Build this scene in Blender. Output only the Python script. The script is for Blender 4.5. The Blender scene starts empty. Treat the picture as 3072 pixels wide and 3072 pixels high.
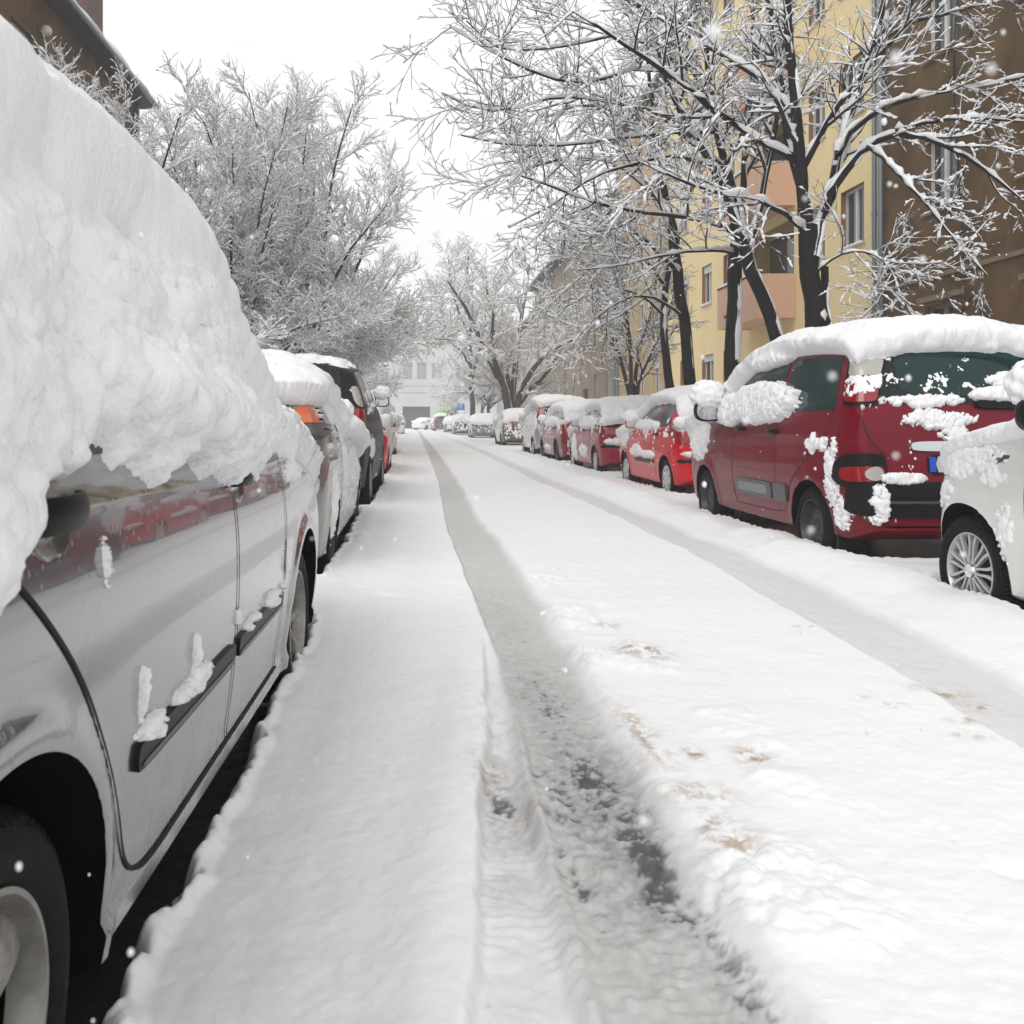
import bpy, math, random
import numpy as np
from mathutils import Vector, Matrix
from mathutils.bvhtree import BVHTree

random.seed(7)
RNG = np.random.default_rng(11)
R = math.radians
scene = bpy.context.scene
COL = scene.collection

# ------------------------------------------------------------------ noise
def _hash(ix, iy, iz, seed):
    h = (ix.astype(np.int64) * 374761393 + iy.astype(np.int64) * 668265263 + iz.astype(np.int64) * 2147483647 + seed * 1274126177) & 0xFFFFFFFF
    h = ((h ^ (h >> 13)) * 1274126177) & 0xFFFFFFFF
    h = ((h ^ (h >> 16)) * 2246822519) & 0xFFFFFFFF
    h = h ^ (h >> 15)
    return (h & 0xFFFFFF) / float(0x1000000)

def vnoise(x, y, z=None, seed=0):
    if z is None: z = np.zeros_like(x)
    x0, y0, z0 = np.floor(x), np.floor(y), np.floor(z)
    fx, fy, fz = x - x0, y - y0, z - z0
    s = lambda t: t * t * t * (t * (t * 6 - 15) + 10)
    fx, fy, fz = s(fx), s(fy), s(fz)
    flat = not np.any(fz)
    def corner(k):
        a = _hash(x0, y0, z0 + k, seed); b = _hash(x0 + 1, y0, z0 + k, seed)
        c = _hash(x0, y0 + 1, z0 + k, seed); d = _hash(x0 + 1, y0 + 1, z0 + k, seed)
        return (a + (b - a) * fx) * (1 - fy) + (c + (d - c) * fx) * fy
    v = corner(0)
    if not flat: v = v + (corner(1) - v) * fz
    return v * 2 - 1

def fbm(x, y, z=None, o=4, seed=0, gain=.5, lac=2.03):
    a, t, n = 1.0, 0.0, 0.0
    if z is None: z = np.zeros_like(x)
    for i in range(o):
        t = t + a * vnoise(x + 13.7 * i, y - 7.3 * i, z, seed + i); n += a
        x, y, z = x * lac, y * lac, z * lac; a *= gain
    return t / n

def puff(x, y, z=None, seed=0):
    """rounded cauliflower bumps, 0..1"""
    x0, y0 = np.floor(x), np.floor(y)
    best = np.full(x.shape, 9.0)
    if z is None:
        zr = (0,); z = np.zeros_like(x); z0 = z
    else:
        zr = (-1, 0, 1); z0 = np.floor(z)
    for i in (-1, 0, 1):
        for j in (-1, 0, 1):
            for k in zr:
                cx, cy, cz = x0 + i, y0 + j, z0 + k
                px = cx + _hash(cx, cy, cz, seed + 1); py = cy + _hash(cx, cy, cz, seed + 2)
                d = (px - x) ** 2 + (py - y) ** 2
                if len(zr) > 1:
                    pz = cz + _hash(cx, cy, cz, seed + 3); d = d + (pz - z) ** 2
                best = np.minimum(best, d)
    return np.sqrt(np.clip(1 - best, 0, 1))

def sstep(a, b, x):
    t = np.clip((x - a) / (b - a), 0, 1)
    return t * t * (3 - 2 * t)

# ------------------------------------------------------------------ materials
MATS = {}
def mat(name, color, rough=.6, metal=0., coat=0., spec=.5, var=None, vscale=8., bump=0., bscale=40., emis=None, alpha=None):
    if name in MATS: return MATS[name]
    m = bpy.data.materials.new(name); m.use_nodes = True
    nt = m.node_tree; b = nt.nodes['Principled BSDF']
    b.inputs['Base Color'].default_value = (*color, 1)
    b.inputs['Roughness'].default_value = rough
    b.inputs['Metallic'].default_value = metal
    b.inputs['Coat Weight'].default_value = coat
    b.inputs['Coat Roughness'].default_value = .06
    b.inputs['Specular IOR Level'].default_value = spec
    tc = nt.nodes.new('ShaderNodeTexCoord')
    if var is not None:
        n = nt.nodes.new('ShaderNodeTexNoise'); n.inputs['Scale'].default_value = vscale
        n.inputs['Detail'].default_value = 6; n.inputs['Roughness'].default_value = .65
        nt.links.new(tc.outputs['Object'], n.inputs['Vector'])
        cr = nt.nodes.new('ShaderNodeValToRGB')
        cr.color_ramp.elements[0].position = .35; cr.color_ramp.elements[1].position = .65
        cr.color_ramp.elements[0].color = (*var, 1); cr.color_ramp.elements[1].color = (*color, 1)
        nt.links.new(n.outputs['Fac'], cr.inputs['Fac']); nt.links.new(cr.outputs['Color'], b.inputs['Base Color'])
    if bump:
        n2 = nt.nodes.new('ShaderNodeTexNoise'); n2.inputs['Scale'].default_value = bscale
        n2.inputs['Detail'].default_value = 5
        nt.links.new(tc.outputs['Object'], n2.inputs['Vector'])
        bp = nt.nodes.new('ShaderNodeBump'); bp.inputs['Strength'].default_value = 1; bp.inputs['Distance'].default_value = bump
        nt.links.new(n2.outputs['Fac'], bp.inputs['Height']); nt.links.new(bp.outputs['Normal'], b.inputs['Normal'])
    MATS[name] = m
    return m

def paint(name, color, metal=.0, rough=.28, dirt=.0, coat=1.0):
    """car paint with wet drops and a thin film of road grime towards the sill (a stain with its own shape)"""
    if name in MATS: return MATS[name]
    m = mat(name, color, rough, metal, coat, spec=.5 if coat > .9 else .12)
    nt = m.node_tree; b = nt.nodes['Principled BSDF']
    tc = nt.nodes.new('ShaderNodeTexCoord'); mp = nt.nodes.new('ShaderNodeMapping')
    mp.inputs['Scale'].default_value = (70, 70, 42)
    nt.links.new(tc.outputs['Object'], mp.inputs['Vector'])
    v = nt.nodes.new('ShaderNodeTexVoronoi'); v.inputs['Scale'].default_value = 1
    nt.links.new(mp.outputs['Vector'], v.inputs['Vector'])
    cr = nt.nodes.new('ShaderNodeValToRGB'); cr.color_ramp.elements[0].position = .10; cr.color_ramp.elements[1].position = .26
    cr.color_ramp.elements[0].color = (1, 1, 1, 1); cr.color_ramp.elements[1].color = (0, 0, 0, 1)
    nt.links.new(v.outputs['Distance'], cr.inputs['Fac'])
    n = nt.nodes.new('ShaderNodeTexNoise'); n.inputs['Scale'].default_value = 5
    nt.links.new(tc.outputs['Object'], n.inputs['Vector'])
    mul = nt.nodes.new('ShaderNodeMath'); mul.operation = 'MULTIPLY'
    gt = nt.nodes.new('ShaderNodeMapRange'); gt.inputs['From Min'].default_value = .48; gt.inputs['From Max'].default_value = .62
    nt.links.new(n.outputs['Fac'], gt.inputs['Value'])
    nt.links.new(cr.outputs['Color'], mul.inputs[0]); nt.links.new(gt.outputs['Result'], mul.inputs[1])
    bp = nt.nodes.new('ShaderNodeBump'); bp.inputs['Distance'].default_value = .0016; bp.inputs['Strength'].default_value = .8
    nt.links.new(mul.outputs[0], bp.inputs['Height'])
    nt.links.new(bp.outputs['Normal'], b.inputs['Coat Normal'])
    # grime streaks
    mp2 = nt.nodes.new('ShaderNodeMapping'); mp2.inputs['Scale'].default_value = (26, 26, 1.6)
    nt.links.new(tc.outputs['Object'], mp2.inputs['Vector'])
    n2 = nt.nodes.new('ShaderNodeTexNoise'); n2.inputs['Scale'].default_value = 1; n2.inputs['Detail'].default_value = 5
    nt.links.new(mp2.outputs['Vector'], n2.inputs['Vector'])
    sx = nt.nodes.new('ShaderNodeSeparateXYZ'); nt.links.new(tc.outputs['Object'], sx.inputs['Vector'])
    zr = nt.nodes.new('ShaderNodeMapRange'); zr.inputs['From Min'].default_value = .62; zr.inputs['From Max'].default_value = .2
    zr.inputs['To Min'].default_value = 0; zr.inputs['To Max'].default_value = 1
    nt.links.new(sx.outputs['Z'], zr.inputs['Value'])
    mu = nt.nodes.new('ShaderNodeMath'); mu.operation = 'MULTIPLY'
    nt.links.new(n2.outputs['Fac'], mu.inputs[0]); nt.links.new(zr.outputs['Result'], mu.inputs[1])
    mu2 = nt.nodes.new('ShaderNodeMath'); mu2.operation = 'MULTIPLY'; mu2.inputs[1].default_value = 1.1 * dirt
    nt.links.new(mu.outputs[0], mu2.inputs[0])
    mx = nt.nodes.new('ShaderNodeMix'); mx.data_type = 'RGBA'
    mx.inputs[6].default_value = (*color, 1); mx.inputs[7].default_value = (.24, .225, .2, 1)
    nt.links.new(mu2.outputs[0], mx.inputs[0]); nt.links.new(mx.outputs[2], b.inputs['Base Color'])
    ra = nt.nodes.new('ShaderNodeMath'); ra.operation = 'MULTIPLY_ADD'; ra.inputs[1].default_value = .8; ra.inputs[2].default_value = .03
    nt.links.new(mu2.outputs[0], ra.inputs[0]); nt.links.new(ra.outputs[0], b.inputs['Coat Roughness'])
    return m

SNOW = mat('fresh_snow', (.89, .893, .905), .75, spec=.2, bump=.005, bscale=85)
SNOWT = mat('branch_snow', (.90, .905, .915), .8, spec=.2)
BARK = mat('wet_bark', (.013, .010, .008), .75, spec=.3, var=(.006, .005, .0045), vscale=9, bump=.012, bscale=35)
TWIG = mat('twig_bark', (.026, .020, .018), .8, spec=.3)
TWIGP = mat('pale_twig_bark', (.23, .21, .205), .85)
HAZED_TWIG = mat('hazed_twig_bark', (.40, .385, .38), .85)  # far trees: distance haze mixed into the twig colour
GREYBARK = mat('hazed_bark', (.075, .068, .064), .85, spec=.2, var=(.035, .031, .029), vscale=6)  # far trunks lightened in colour to look hazy
RUBBER = mat('tyre_rubber', (.004, .004, .0042), .65, spec=.12, var=(.009, .009, .009), vscale=30, bump=.001, bscale=150)
BLACKP = mat('black_plastic', (.005, .005, .006), .4, spec=.2, bump=.0006, bscale=300)
GREYP = mat('grey_plastic', (.06, .062, .065), .35)
GLASS = mat('dark_car_glass', (.005, .010, .011), .06, spec=.32)
TEALG = mat('teal_tinted_glass', (.007, .030, .029), .07, spec=.32)
MIRRORG = mat('mirror_glass', (.72, .75, .78), .03, metal=1)
REDL = mat('red_lamp_lens', (.27, .003, .007), .12, coat=.6)
ORANGEL = mat('orange_lamp_lens', (.62, .11, .02), .12, coat=.6)
CLEARL = mat('clear_lamp_lens', (.40, .385, .35), .12, coat=.6)
CHROME = mat('chrome_trim', (.62, .63, .65), .12, metal=1)
ALLOY = mat('dirty_alloy', (.36, .35, .33), .42, metal=.55, var=(.20, .185, .16), vscale=14)
SILVERC = mat('silver_hubcap', (.55, .55, .54), .35, metal=.4)
PALEC = mat('pale_hubcap', (.5, .5, .49), .5)
STEELW = mat('black_steel_wheel', (.018, .019, .022), .4)
WELL = mat('wheel_well', (.0025, .0025, .0025), .95, spec=.05)
GAP = mat('door_gap', (.004, .004, .004), .8)
PLATEW = mat('number_plate', (.5, .5, .49), .4)
PLATEB = mat('plate_blue', (.006, .07, .5), .4)
WHITEF = mat('white_window_frame', (.62, .62, .6), .5)
PANE = mat('house_glass', (.035, .045, .048), .08, spec=.6)

# ------------------------------------------------------------------ mesh / object helpers
def mesh_np(name, V, F, mats=(), midx=None, smooth=True):
    me = bpy.data.meshes.new(name)
    V = np.asarray(V, np.float32).reshape(-1, 3)
    if isinstance(F, np.ndarray):
        F = [F]
    F = [np.asarray(f, np.int32) for f in F if len(f)]
    nl = sum(f.size for f in F); nf = sum(len(f) for f in F)
    me.vertices.add(len(V)); me.vertices.foreach_set('co', V.ravel())
    if nf:
        me.loops.add(nl); me.loops.foreach_set('vertex_index', np.concatenate([f.ravel() for f in F]))
        st = []; p = 0
        for f in F:
            st.append(p + np.arange(len(f)) * f.shape[1]); p += f.size
        me.polygons.add(nf); me.polygons.foreach_set('loop_start', np.concatenate(st).astype(np.int32))
        if midx is not None: me.polygons.foreach_set('material_index', np.asarray(midx, np.int32))
        me.polygons.foreach_set('use_smooth', np.full(nf, smooth))
    for m in mats: me.materials.append(m)
    me.update(calc_edges=True); me.validate()
    return me

def link(name, me, parent=None, loc=None, rot=None):
    o = bpy.data.objects.new(name, me); COL.objects.link(o)
    if parent is not None: o.parent = parent
    if loc is not None: o.location = loc
    if rot is not None: o.rotation_euler = rot
    return o

def tag(o, label=None, cat=None, group=None, kind=None):
    if label: o['label'] = label
    if cat: o['category'] = cat
    if group: o['group'] = group
    if kind: o['kind'] = kind
    return o

def thing(name, label, cat, loc=(0, 0, 0), rz=0, group=None):
    o = link(name, None, None, loc, (0, 0, rz)); o.empty_display_size = .2
    return tag(o, label, cat, group)

class MB:
    """collects simple solids into one mesh"""
    def __init__(s): s.v = []; s.f = []; s.m = []
    def add(s, v, f, m=0):
        b = len(s.v); s.v += [tuple(p) for p in v]; s.f += [tuple(i + b for i in q) for q in f]; s.m += [m] * len(f)
    def box(s, x0, x1, y0, y1, z0, z1, m=0):
        v = [(x, y, z) for z in (z0, z1) for y in (y0, y1) for x in (x0, x1)]
        s.add(v, [(0, 2, 3, 1), (4, 5, 7, 6), (0, 1, 5, 4), (1, 3, 7, 5), (3, 2, 6, 7), (2, 0, 4, 6)], m)
    def tube(s, pts, r, n=8, m=0, cap=True):
        pts = [Vector(p) for p in pts]; rr = r if hasattr(r, '__len__') else [r] * len(pts)
        vs = []; 
        for i, p in enumerate(pts):
            t = (pts[min(i + 1, len(pts) - 1)] - pts[max(i - 1, 0)]).normalized()
            a = t.cross(Vector((.31, .7, .2))).normalized(); b = t.cross(a)
            vs += [p + (a * math.cos(2 * math.pi * k / n) + b * math.sin(2 * math.pi * k / n)) * rr[i] for k in range(n)]
        fs = [(i * n + k, i * n + (k + 1) % n, (i + 1) * n + (k + 1) % n, (i + 1) * n + k) for i in range(len(pts) - 1) for k in range(n)]
        if cap: fs += [tuple(range(n))[::-1], tuple((len(pts) - 1) * n + k for k in range(n))]
        s.add(vs, fs, m)
    def lathe(s, prof, n=32, axis='x', c=(0, 0, 0), m=0):
        """prof: (a, r) pairs, a along the axis"""
        vs = []
        for a, r in prof:
            for k in range(n):
                t = 2 * math.pi * k / n
                if axis == 'x': vs.append((c[0] + a, c[1] + r * math.cos(t), c[2] + r * math.sin(t)))
                elif axis == 'z': vs.append((c[0] + r * math.cos(t), c[1] + r * math.sin(t), c[2] + a))
                else: vs.append((c[0] + r * math.sin(t), c[1] + a, c[2] + r * math.cos(t)))
        s.add(vs, [(i * n + k, i * n + (k + 1) % n, (i + 1) * n + (k + 1) % n, (i + 1) * n + k) for i in range(len(prof) - 1) for k in range(n)], m)
    def prism(s, poly, axis, a0, a1, m=0):
        n = len(poly); vs = []
        for a in (a0, a1):
            for p, q in poly:
                vs.append((a, p, q) if axis == 'x' else (p, a, q) if axis == 'y' else (p, q, a))
        s.add(vs, [tuple(range(n))[::-1], tuple(range(n, 2 * n))] + [(k, (k + 1) % n, n + (k + 1) % n, n + k) for k in range(n)], m)
    def mesh(s, name, mats, smooth=False, fix=True):
        me = bpy.data.meshes.new(name); me.from_pydata(s.v, [], s.f)
        for mm in (mats if isinstance(mats, (list, tuple)) else [mats]): me.materials.append(mm)
        me.polygons.foreach_set('material_index', s.m)
        me.polygons.foreach_set('use_smooth', [smooth] * len(s.f))
        if fix:
            import bmesh
            bm = bmesh.new(); bm.from_mesh(me); bmesh.ops.recalc_face_normals(bm, faces=bm.faces); bm.to_mesh(me); bm.free()
        if smooth: me.set_sharp_from_angle(angle=R(40))
        me.update()
        return me
    def build(s, name, mats, parent=None, smooth=False, loc=None, rot=None):
        return link(name, s.mesh(name, mats, smooth), parent, loc, rot)

def grid_faces(n, m, wrap=False):
    i = np.arange(n - 1)[:, None]; j = np.arange(m if wrap else m - 1)[None, :]
    j2 = (j + 1) % m
    return np.stack(np.broadcast_arrays(i * m + j, i * m + j2, (i + 1) * m + j2, (i + 1) * m + j), -1).reshape(-1, 4)

def resample(poly, n):
    p = np.asarray(poly, float)
    d = np.r_[0, np.cumsum(np.linalg.norm(np.diff(p, axis=0), axis=1))]
    t = np.linspace(0, d[-1], n)
    return np.stack([np.interp(t, d, p[:, k]) for k in range(p.shape[1])], 1)

def chaikin(p, it=2):
    p = np.asarray(p, float)
    for _ in range(it):
        q = np.empty((2 * len(p), p.shape[1])); 
        a, b = p[:-1], p[1:]
        mid = np.empty((2 * len(a), p.shape[1])); mid[0::2] = a * .75 + b * .25; mid[1::2] = a * .25 + b * .75
        p = np.vstack([p[:1], mid, p[-1:]])
    return p

def blob(r, sx, sy, sz, seed, n=20, amp=.25, freq=3.):
    """lumpy snow dollop"""
    th = np.linspace(0, math.pi, n)[:, None]; ph = np.linspace(0, 2 * math.pi, 2 * n, endpoint=False)[None, :]
    x = np.sin(th) * np.cos(ph); y = np.sin(th) * np.sin(ph); z = np.cos(th) + 0 * ph
    d = 1 + amp * (puff(x * freq + seed, y * freq, z * freq, seed) - .6) + amp * .4 * (puff(x * freq * 2.6 + seed, y * freq * 2.6, z * freq * 2.6, seed) - .6)
    V = np.stack([x * d * r * sx, y * d * r * sy, z * d * r * sz], -1).reshape(-1, 3)
    return V, grid_faces(n, 2 * n, wrap=True)

# ------------------------------------------------------------------ camera (eye about 1 m above the snow, lens shifted like the cropped frame)
FPX, VX, VY = 1740.0, 782.0, 795.0       # measured on a 1932 px wide view of the photo
def at(px, py, Y):
    return ((px - VX) / FPX * Y, Y, 1 - (py - VY) / FPX * Y)
cam = bpy.data.cameras.new('camera'); co = bpy.data.objects.new('camera', cam); COL.objects.link(co)
co.location = (0, 0, 1.0); co.rotation_euler = (R(90), 0, 0)
cam.sensor_width = 36; cam.lens = 36 * FPX / 1932
cam.shift_x = (966 - VX) / 1932; cam.shift_y = -(966 - VY) / 1932
cam.clip_start = .03; cam.clip_end = 900
cam.dof.use_dof = True; cam.dof.focus_distance = 6.0; cam.dof.aperture_fstop = 9.0
scene.camera = co

w = bpy.data.worlds.new('World'); scene.world = w; w.use_nodes = True
nt = w.node_tree; bg = nt.nodes['Background']
SUN_EL, SUN_AZ = 42, 207
sky = nt.nodes.new('ShaderNodeTexSky'); sky.sky_type = 'NISHITA'; sky.sun_disc = False
sky.sun_elevation = R(SUN_EL); sky.sun_rotation = R(SUN_AZ); sky.dust_density = 6; sky.air_density = 1
hs = nt.nodes.new('ShaderNodeHueSaturation'); hs.inputs['Saturation'].default_value = .12
mixw = nt.nodes.new('ShaderNodeMix'); mixw.data_type = 'RGBA'; mixw.inputs[0].default_value = .9
tcw = nt.nodes.new('ShaderNodeTexCoord'); nzw = nt.nodes.new('ShaderNodeTexNoise'); nzw.inputs['Scale'].default_value = 1.6; nzw.inputs['Detail'].default_value = 3
crw = nt.nodes.new('ShaderNodeValToRGB')
crw.color_ramp.elements[0].position = .3; crw.color_ramp.elements[1].position = .7
crw.color_ramp.elements[0].color = (5.3, 5.37, 5.52, 1); crw.color_ramp.elements[1].color = (6.5, 6.52, 6.6, 1)
nt.links.new(tcw.outputs['Generated'], nzw.inputs['Vector']); nt.links.new(nzw.outputs['Fac'], crw.inputs['Fac'])
nt.links.new(sky.outputs[0], hs.inputs['Color']); nt.links.new(hs.outputs[0], mixw.inputs[6]); nt.links.new(crw.outputs[0], mixw.inputs[7])
nt.links.new(mixw.outputs[2], bg.inputs['Color']); bg.inputs['Strength'].default_value = .14

sl = bpy.data.lights.new('sun', 'SUN'); sl.energy = .85; sl.angle = R(40); sl.color = (1, .98, .95)
so = bpy.data.objects.new('sun', sl); COL.objects.link(so)
so.rotation_euler = (R(90 - SUN_EL), 0, R(180 - SUN_AZ) )
vs = scene.view_settings
vs.view_transform = 'Standard'; vs.look = 'None'; vs.gamma = 1; vs.use_curve_mapping = False; vs.exposure = .38
scene.render.engine = 'CYCLES'
cy = scene.cycles; cy.use_denoising = True; cy.max_bounces = 6; cy.diffuse_bounces = 3; cy.glossy_bounces = 3
cy.volume_bounces = 1; cy.caustics_reflective = False; cy.caustics_refractive = False
# ------------------------------------------------------------------ where the cars stand: (x0, x1, y0, y1)
FOOT = [(-2.25, -.47, -.2, 4.55), (-2.25, -.53, 5.75, 9.95), (-2.35, -.47, 10.5, 15.0), (-2.2, -.47, 16.5, 20.6), (-2.3, -.5, 26.2, 30.3),
        (3.02, 4.7, 1.75, 5.6), (3.12, 4.9, 6.45, 10.4), (3.55, 5.2, 12.3, 16.1), (3.6, 5.3, 17.6, 21.9), (3.6, 5.3, 22.6, 26.9), (3.6, 5.4, 27.5, 31.7), (3.6, 5.3, 38.0, 42.2)]

def terrain():
    xs = np.r_[-70, -45, -30, -20, -14, -10, -8, -6.5, np.arange(-5.5, -2.4, .12), np.arange(-2.4, -.62, .04),
               np.arange(-.62, 1.75, .0075), np.arange(1.75, 3.4, .016), np.arange(3.4, 5.6, .05), np.arange(5.6, 8, .2), 8, 9, 10, 12, 15, 20, 30, 45, 70]
    ys = [-6., -3, -1.5, -.5, 0, .4, .7, .9, 1.05, 1.15]
    while ys[-1] < 140: ys.append(ys[-1] + max(.0085, ys[-1] * .0042))
    ys = np.r_[ys, 150, 170, 200, 240, 300]
    X, Y = np.meshgrid(xs, ys)
    far = sstep(60, 15, Y)                                    # fine detail only where it can be seen
    wob = fbm(X * 1.2, Y * 1.2, o=3, seed=3)
    fine = fbm(X * 9, Y * 9, o=4, seed=9)
    Z = .012 * wob + .016 * fbm(X * .5, Y * .4, o=2, seed=5) + .0048 * fine + .0024 * fbm(X * 40, Y * 40, o=3, seed=21) * far
    # edges of the ruts read off the photo
    eL = np.interp(Y, [0, 1.5, 2.2, 2.7, 3.2, 3.8, 5.2, 8, 16, 40, 120], [.0, .068, .134, .19, .235, .28, .32, .315, .42, .42, .3])
    rL = np.interp(Y, [0, 1.5, 2, 2.5, 3.4, 5.2, 8.5, 16, 40, 120], [.29, .306, .31, .318, .353, .35, .31, .42, .42, .3])
    rR = np.interp(Y, [0, 1.5, 2.1, 2.9, 4.5, 6.8, 9.4, 16, 40, 120], [.62, .62, .60, .63, .66, .71, .66, .74, .74, .5])
    e1 = .018 * fbm(X * 0 + 3, Y * 2.2, o=4, seed=31); e2 = .028 * fbm(X * 0 + 9, Y * 2.6, o=4, seed=32)
    rut = sstep(rL - .018 + e1 * .5, rL + .012 + e1 * .5, X) * sstep(rR + .05 + e2, rR - .045 + e2, X)
    near2 = sstep(3.7, 2.9, Y)
    jag = .02 * fbm(X * 3, Y * 5, o=4, seed=33) + .02 * puff(X * 0 + 2, Y * 6, seed=4)
    rut2 = sstep(eL - .012 + jag, eL + .012 + jag, X) * sstep(rL + .012, rL - .018, X) * sstep(4.4, 3.6, Y)
    r2L = np.interp(Y, [2, 2.9, 4.2, 7.4, 16, 40, 120], [1.86, 1.89, 1.98, 2.16, 2.1, 2.1, 1.3]) + .03 * fbm(X * 0, Y * 1.9, o=4, seed=41)
    r2R = np.interp(Y, [2, 3.5, 5.3, 8.5, 16, 40, 120], [2.3, 2.34, 2.48, 2.5, 2.42, 2.4, 1.6]) + .03 * fbm(X * 0 + 7, Y * 1.7, o=4, seed=43)
    rutR = sstep(r2L - .03, r2L + .03, X) * sstep(r2R + .04, r2R - .04, X)
    # lips thrown up beside the ruts
    Z += .022 * np.exp(-((X - eL + .06) / .09) ** 2) * sstep(5.5, 3, Y) + .004 * np.exp(-((X - rR - .1) / .1) ** 2)
    tread = np.tanh(2.2 * np.sin((Y + .012 * fbm(X * 14, Y * 14, o=3, seed=55)) * 2 * math.pi / .036 + 4 * np.abs(((X - rL) / .1) % 1 - .5))) * np.clip(1.8 * fbm(X * 26, Y * 11, o=3, seed=56) + .25, 0, 1) * sstep(-.25, .3, fbm(X * 4, Y * 2.6, o=3, seed=51)) * sstep(6, 2.5, Y)
    rough = fbm(X * 26, Y * 26, o=4, seed=52)
    Z -= .028 * rut + .042 * rut2 + .030 * rutR
    Z += (rut + rut2) * (.0065 * tread + .008 * rough * sstep(6, 2, Y)) + .005 * rutR * fbm(X * 24, Y * 1.2, o=2, seed=53)
    # ridge between the two near ruts
    Z += .03 * np.exp(-((X - rL + .006) / .022) ** 2) * sstep(3.8, 3.0, Y) * (1 + .35 * fbm(X * 12, Y * 12, seed=54))
    # churned clods right of the rut and a few in the ruts
    ch = sstep(rR - .03, rR + .07, X) * sstep(rR + .62, rR + .2, X + .22 * fbm(X * 2.5, Y * 2.5, seed=61)) * sstep(7.5, 3.6, Y) * (.55 + .45 * sstep(1.2, 2.2, Y))
    wq = .06 * fbm(X * 9, Y * 9, seed=60)
    wr = .10 * fbm(X * 30, Y * 30, o=3, seed=59)
    cl = puff(X * 8 + wq * 6 + wr * 2, Y * 8 - wr * 2, seed=62) ** .7 * .075 + puff(X * 17 + wq * 9 + wr * 4, Y * 17 + wr * 4, seed=63) ** .7 * .045 + puff(X * 39, Y * 39, seed=64) * .016
    pres = sstep(-.30, .35, fbm(X * 2.6, Y * 2.6, o=3, seed=65))
    Z += ch * pres * (cl - .100)
    c2 = (rut2 * sstep(-.05, .35, fbm(X * 5, Y * 5, o=2, seed=66)) * np.exp(-((Y - 2.45) / .38) ** 2) +
          .7 * rut * sstep(.0, .4, fbm(X * 6, Y * 6, o=2, seed=67)) * np.exp(-((Y - 2.35) / .6) ** 2))
    Z += c2 * (puff(X * 18, Y * 18, seed=68) * .022 + puff(X * 42, Y * 42, seed=69) * .010 - .008)
    # faint combed streaks on the untouched middle, footprint-like dents
    mid = sstep(1.05, 1.3, X) * sstep(2.0, 1.85, X)
    Z += mid * .0035 * fbm((X - .12 * Y) * 13, Y * .7, o=3, seed=71) * sstep(14, 5, Y)
    for (dx, dy, s) in [(1.35, 2.05, .05), (-.15, 5.2, .07), (-.1, 6.6, .08), (.02, 9.2, .1)]:
        Z -= .018 * np.exp(-(((X - dx) / s) ** 2 + ((Y - dy) / s / .7) ** 2))
    # mound along the parked rows
    Z += .075 * np.exp(-((X - 2.86) / .26) ** 2) * (.8 + .5 * wob) + .03 * sstep(-.3, -.46, X) * sstep(.0, 6, Y) * (1 + wob)
    Z += .035 * puff(X * 2.4, Y * 2.4, seed=73) * (sstep(2.45, 2.8, X) + .9 * sstep(.1, -.2, X) * sstep(4.0, 6, Y)) * sstep(45, 12, Y)
    # bare asphalt hollows under the cars
    hol = np.zeros_like(X)
    for (x0, x1, y0, y1) in FOOT:
        near = (y0 < 1)
        wv = .035 * fbm(X * 5 + 2, Y * 5, o=4, seed=81) + (.05 * fbm(X * 0 + 4, Y * 2.3, o=4, seed=83) + .045 * (puff(X * 9, Y * 9, seed=82) - .5) if near else .07 * (puff(X * 4, Y * 4, seed=82) - .5))
        h = sstep(x0 - .05, x0 + .05, X + wv) * sstep(x1 + .05, x1 - .05, X + wv) * sstep(y0 - .1, y0 + .1, Y + wv) * sstep(y1 + .1, y1 - .1, Y + wv)
        hol = np.maximum(hol, h)
    lump = puff(X * 14, Y * 14, seed=84) * .05 + puff(X * 30, Y * 30, seed=85) * .02
    ring = np.clip(4 * hol * (1 - hol), 0, 1)
    Z = Z * (1 - hol) + (-.125 + .004 * rough) * hol + ring * lump * 1.3
    # dark wet asphalt scraped bare in the rut
    dk = np.zeros_like(X)
    for (dx, dy, sx, sy, a) in [(.545, 2.16, .055, .38, .93), (.50, 2.62, .08, .32, .80), (.40, 2.5, .08, .38, .58), (.24, 2.50, .055, .15, .68), (.36, 2.1, .05, .3, .5), (.60, 1.75, .05, .25, .7), (.47, 3.2, .1, .5, .45)]:
        dk = np.maximum(dk, a * np.exp(-((X - dx) / sx) ** 2 - ((Y - dy) / sy) ** 2))
    nz = .5 + .55 * fbm(X * 24, Y * 18, o=5, seed=91, gain=.68)
    n5 = fbm(X * 55, Y * 48, o=4, seed=92, gain=.7)
    wet = np.zeros_like(X)
    for (dx, dy, sx, sy, a) in [(.50, 2.45, .17, .75, .62), (.47, 3.3, .14, .8, .34), (.56, 1.75, .1, .5, .3), (.24, 2.45, .09, .3, .45), (.45, 4.6, .15, 1.2, .16)]:
        wet = np.maximum(wet, a * np.exp(-((X - dx) / sx) ** 2 - ((Y - dy) / sy) ** 2))
    dark = np.maximum(.92 * sstep(.34, .84, dk * .98 + (nz - .5) * .85 + .55 * n5), wet * (.75 + .9 * n5 + .5 * (nz - .5))) * np.clip(rut + rut2, 0, 1)
    dark = np.clip(dark, 0, 1)
    dark = np.maximum(dark, sstep(.6, .97, hol))
    Z -= .008 * dark
    slush = np.clip(rut * (.75 + .25 * nz) + rut2 * (.30 + .35 * sstep(.3, 1.0, c2 * 2 + nz * .5)) + rutR * .62 * (.7 + .3 * nz) * sstep(120, 20, Y), 0, 1)
    slush = np.maximum(slush, .35 * sstep(.05, .5, np.exp(-((X - rR) / .06) ** 2) * (nz + .2)) * sstep(7, 3, Y))
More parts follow.
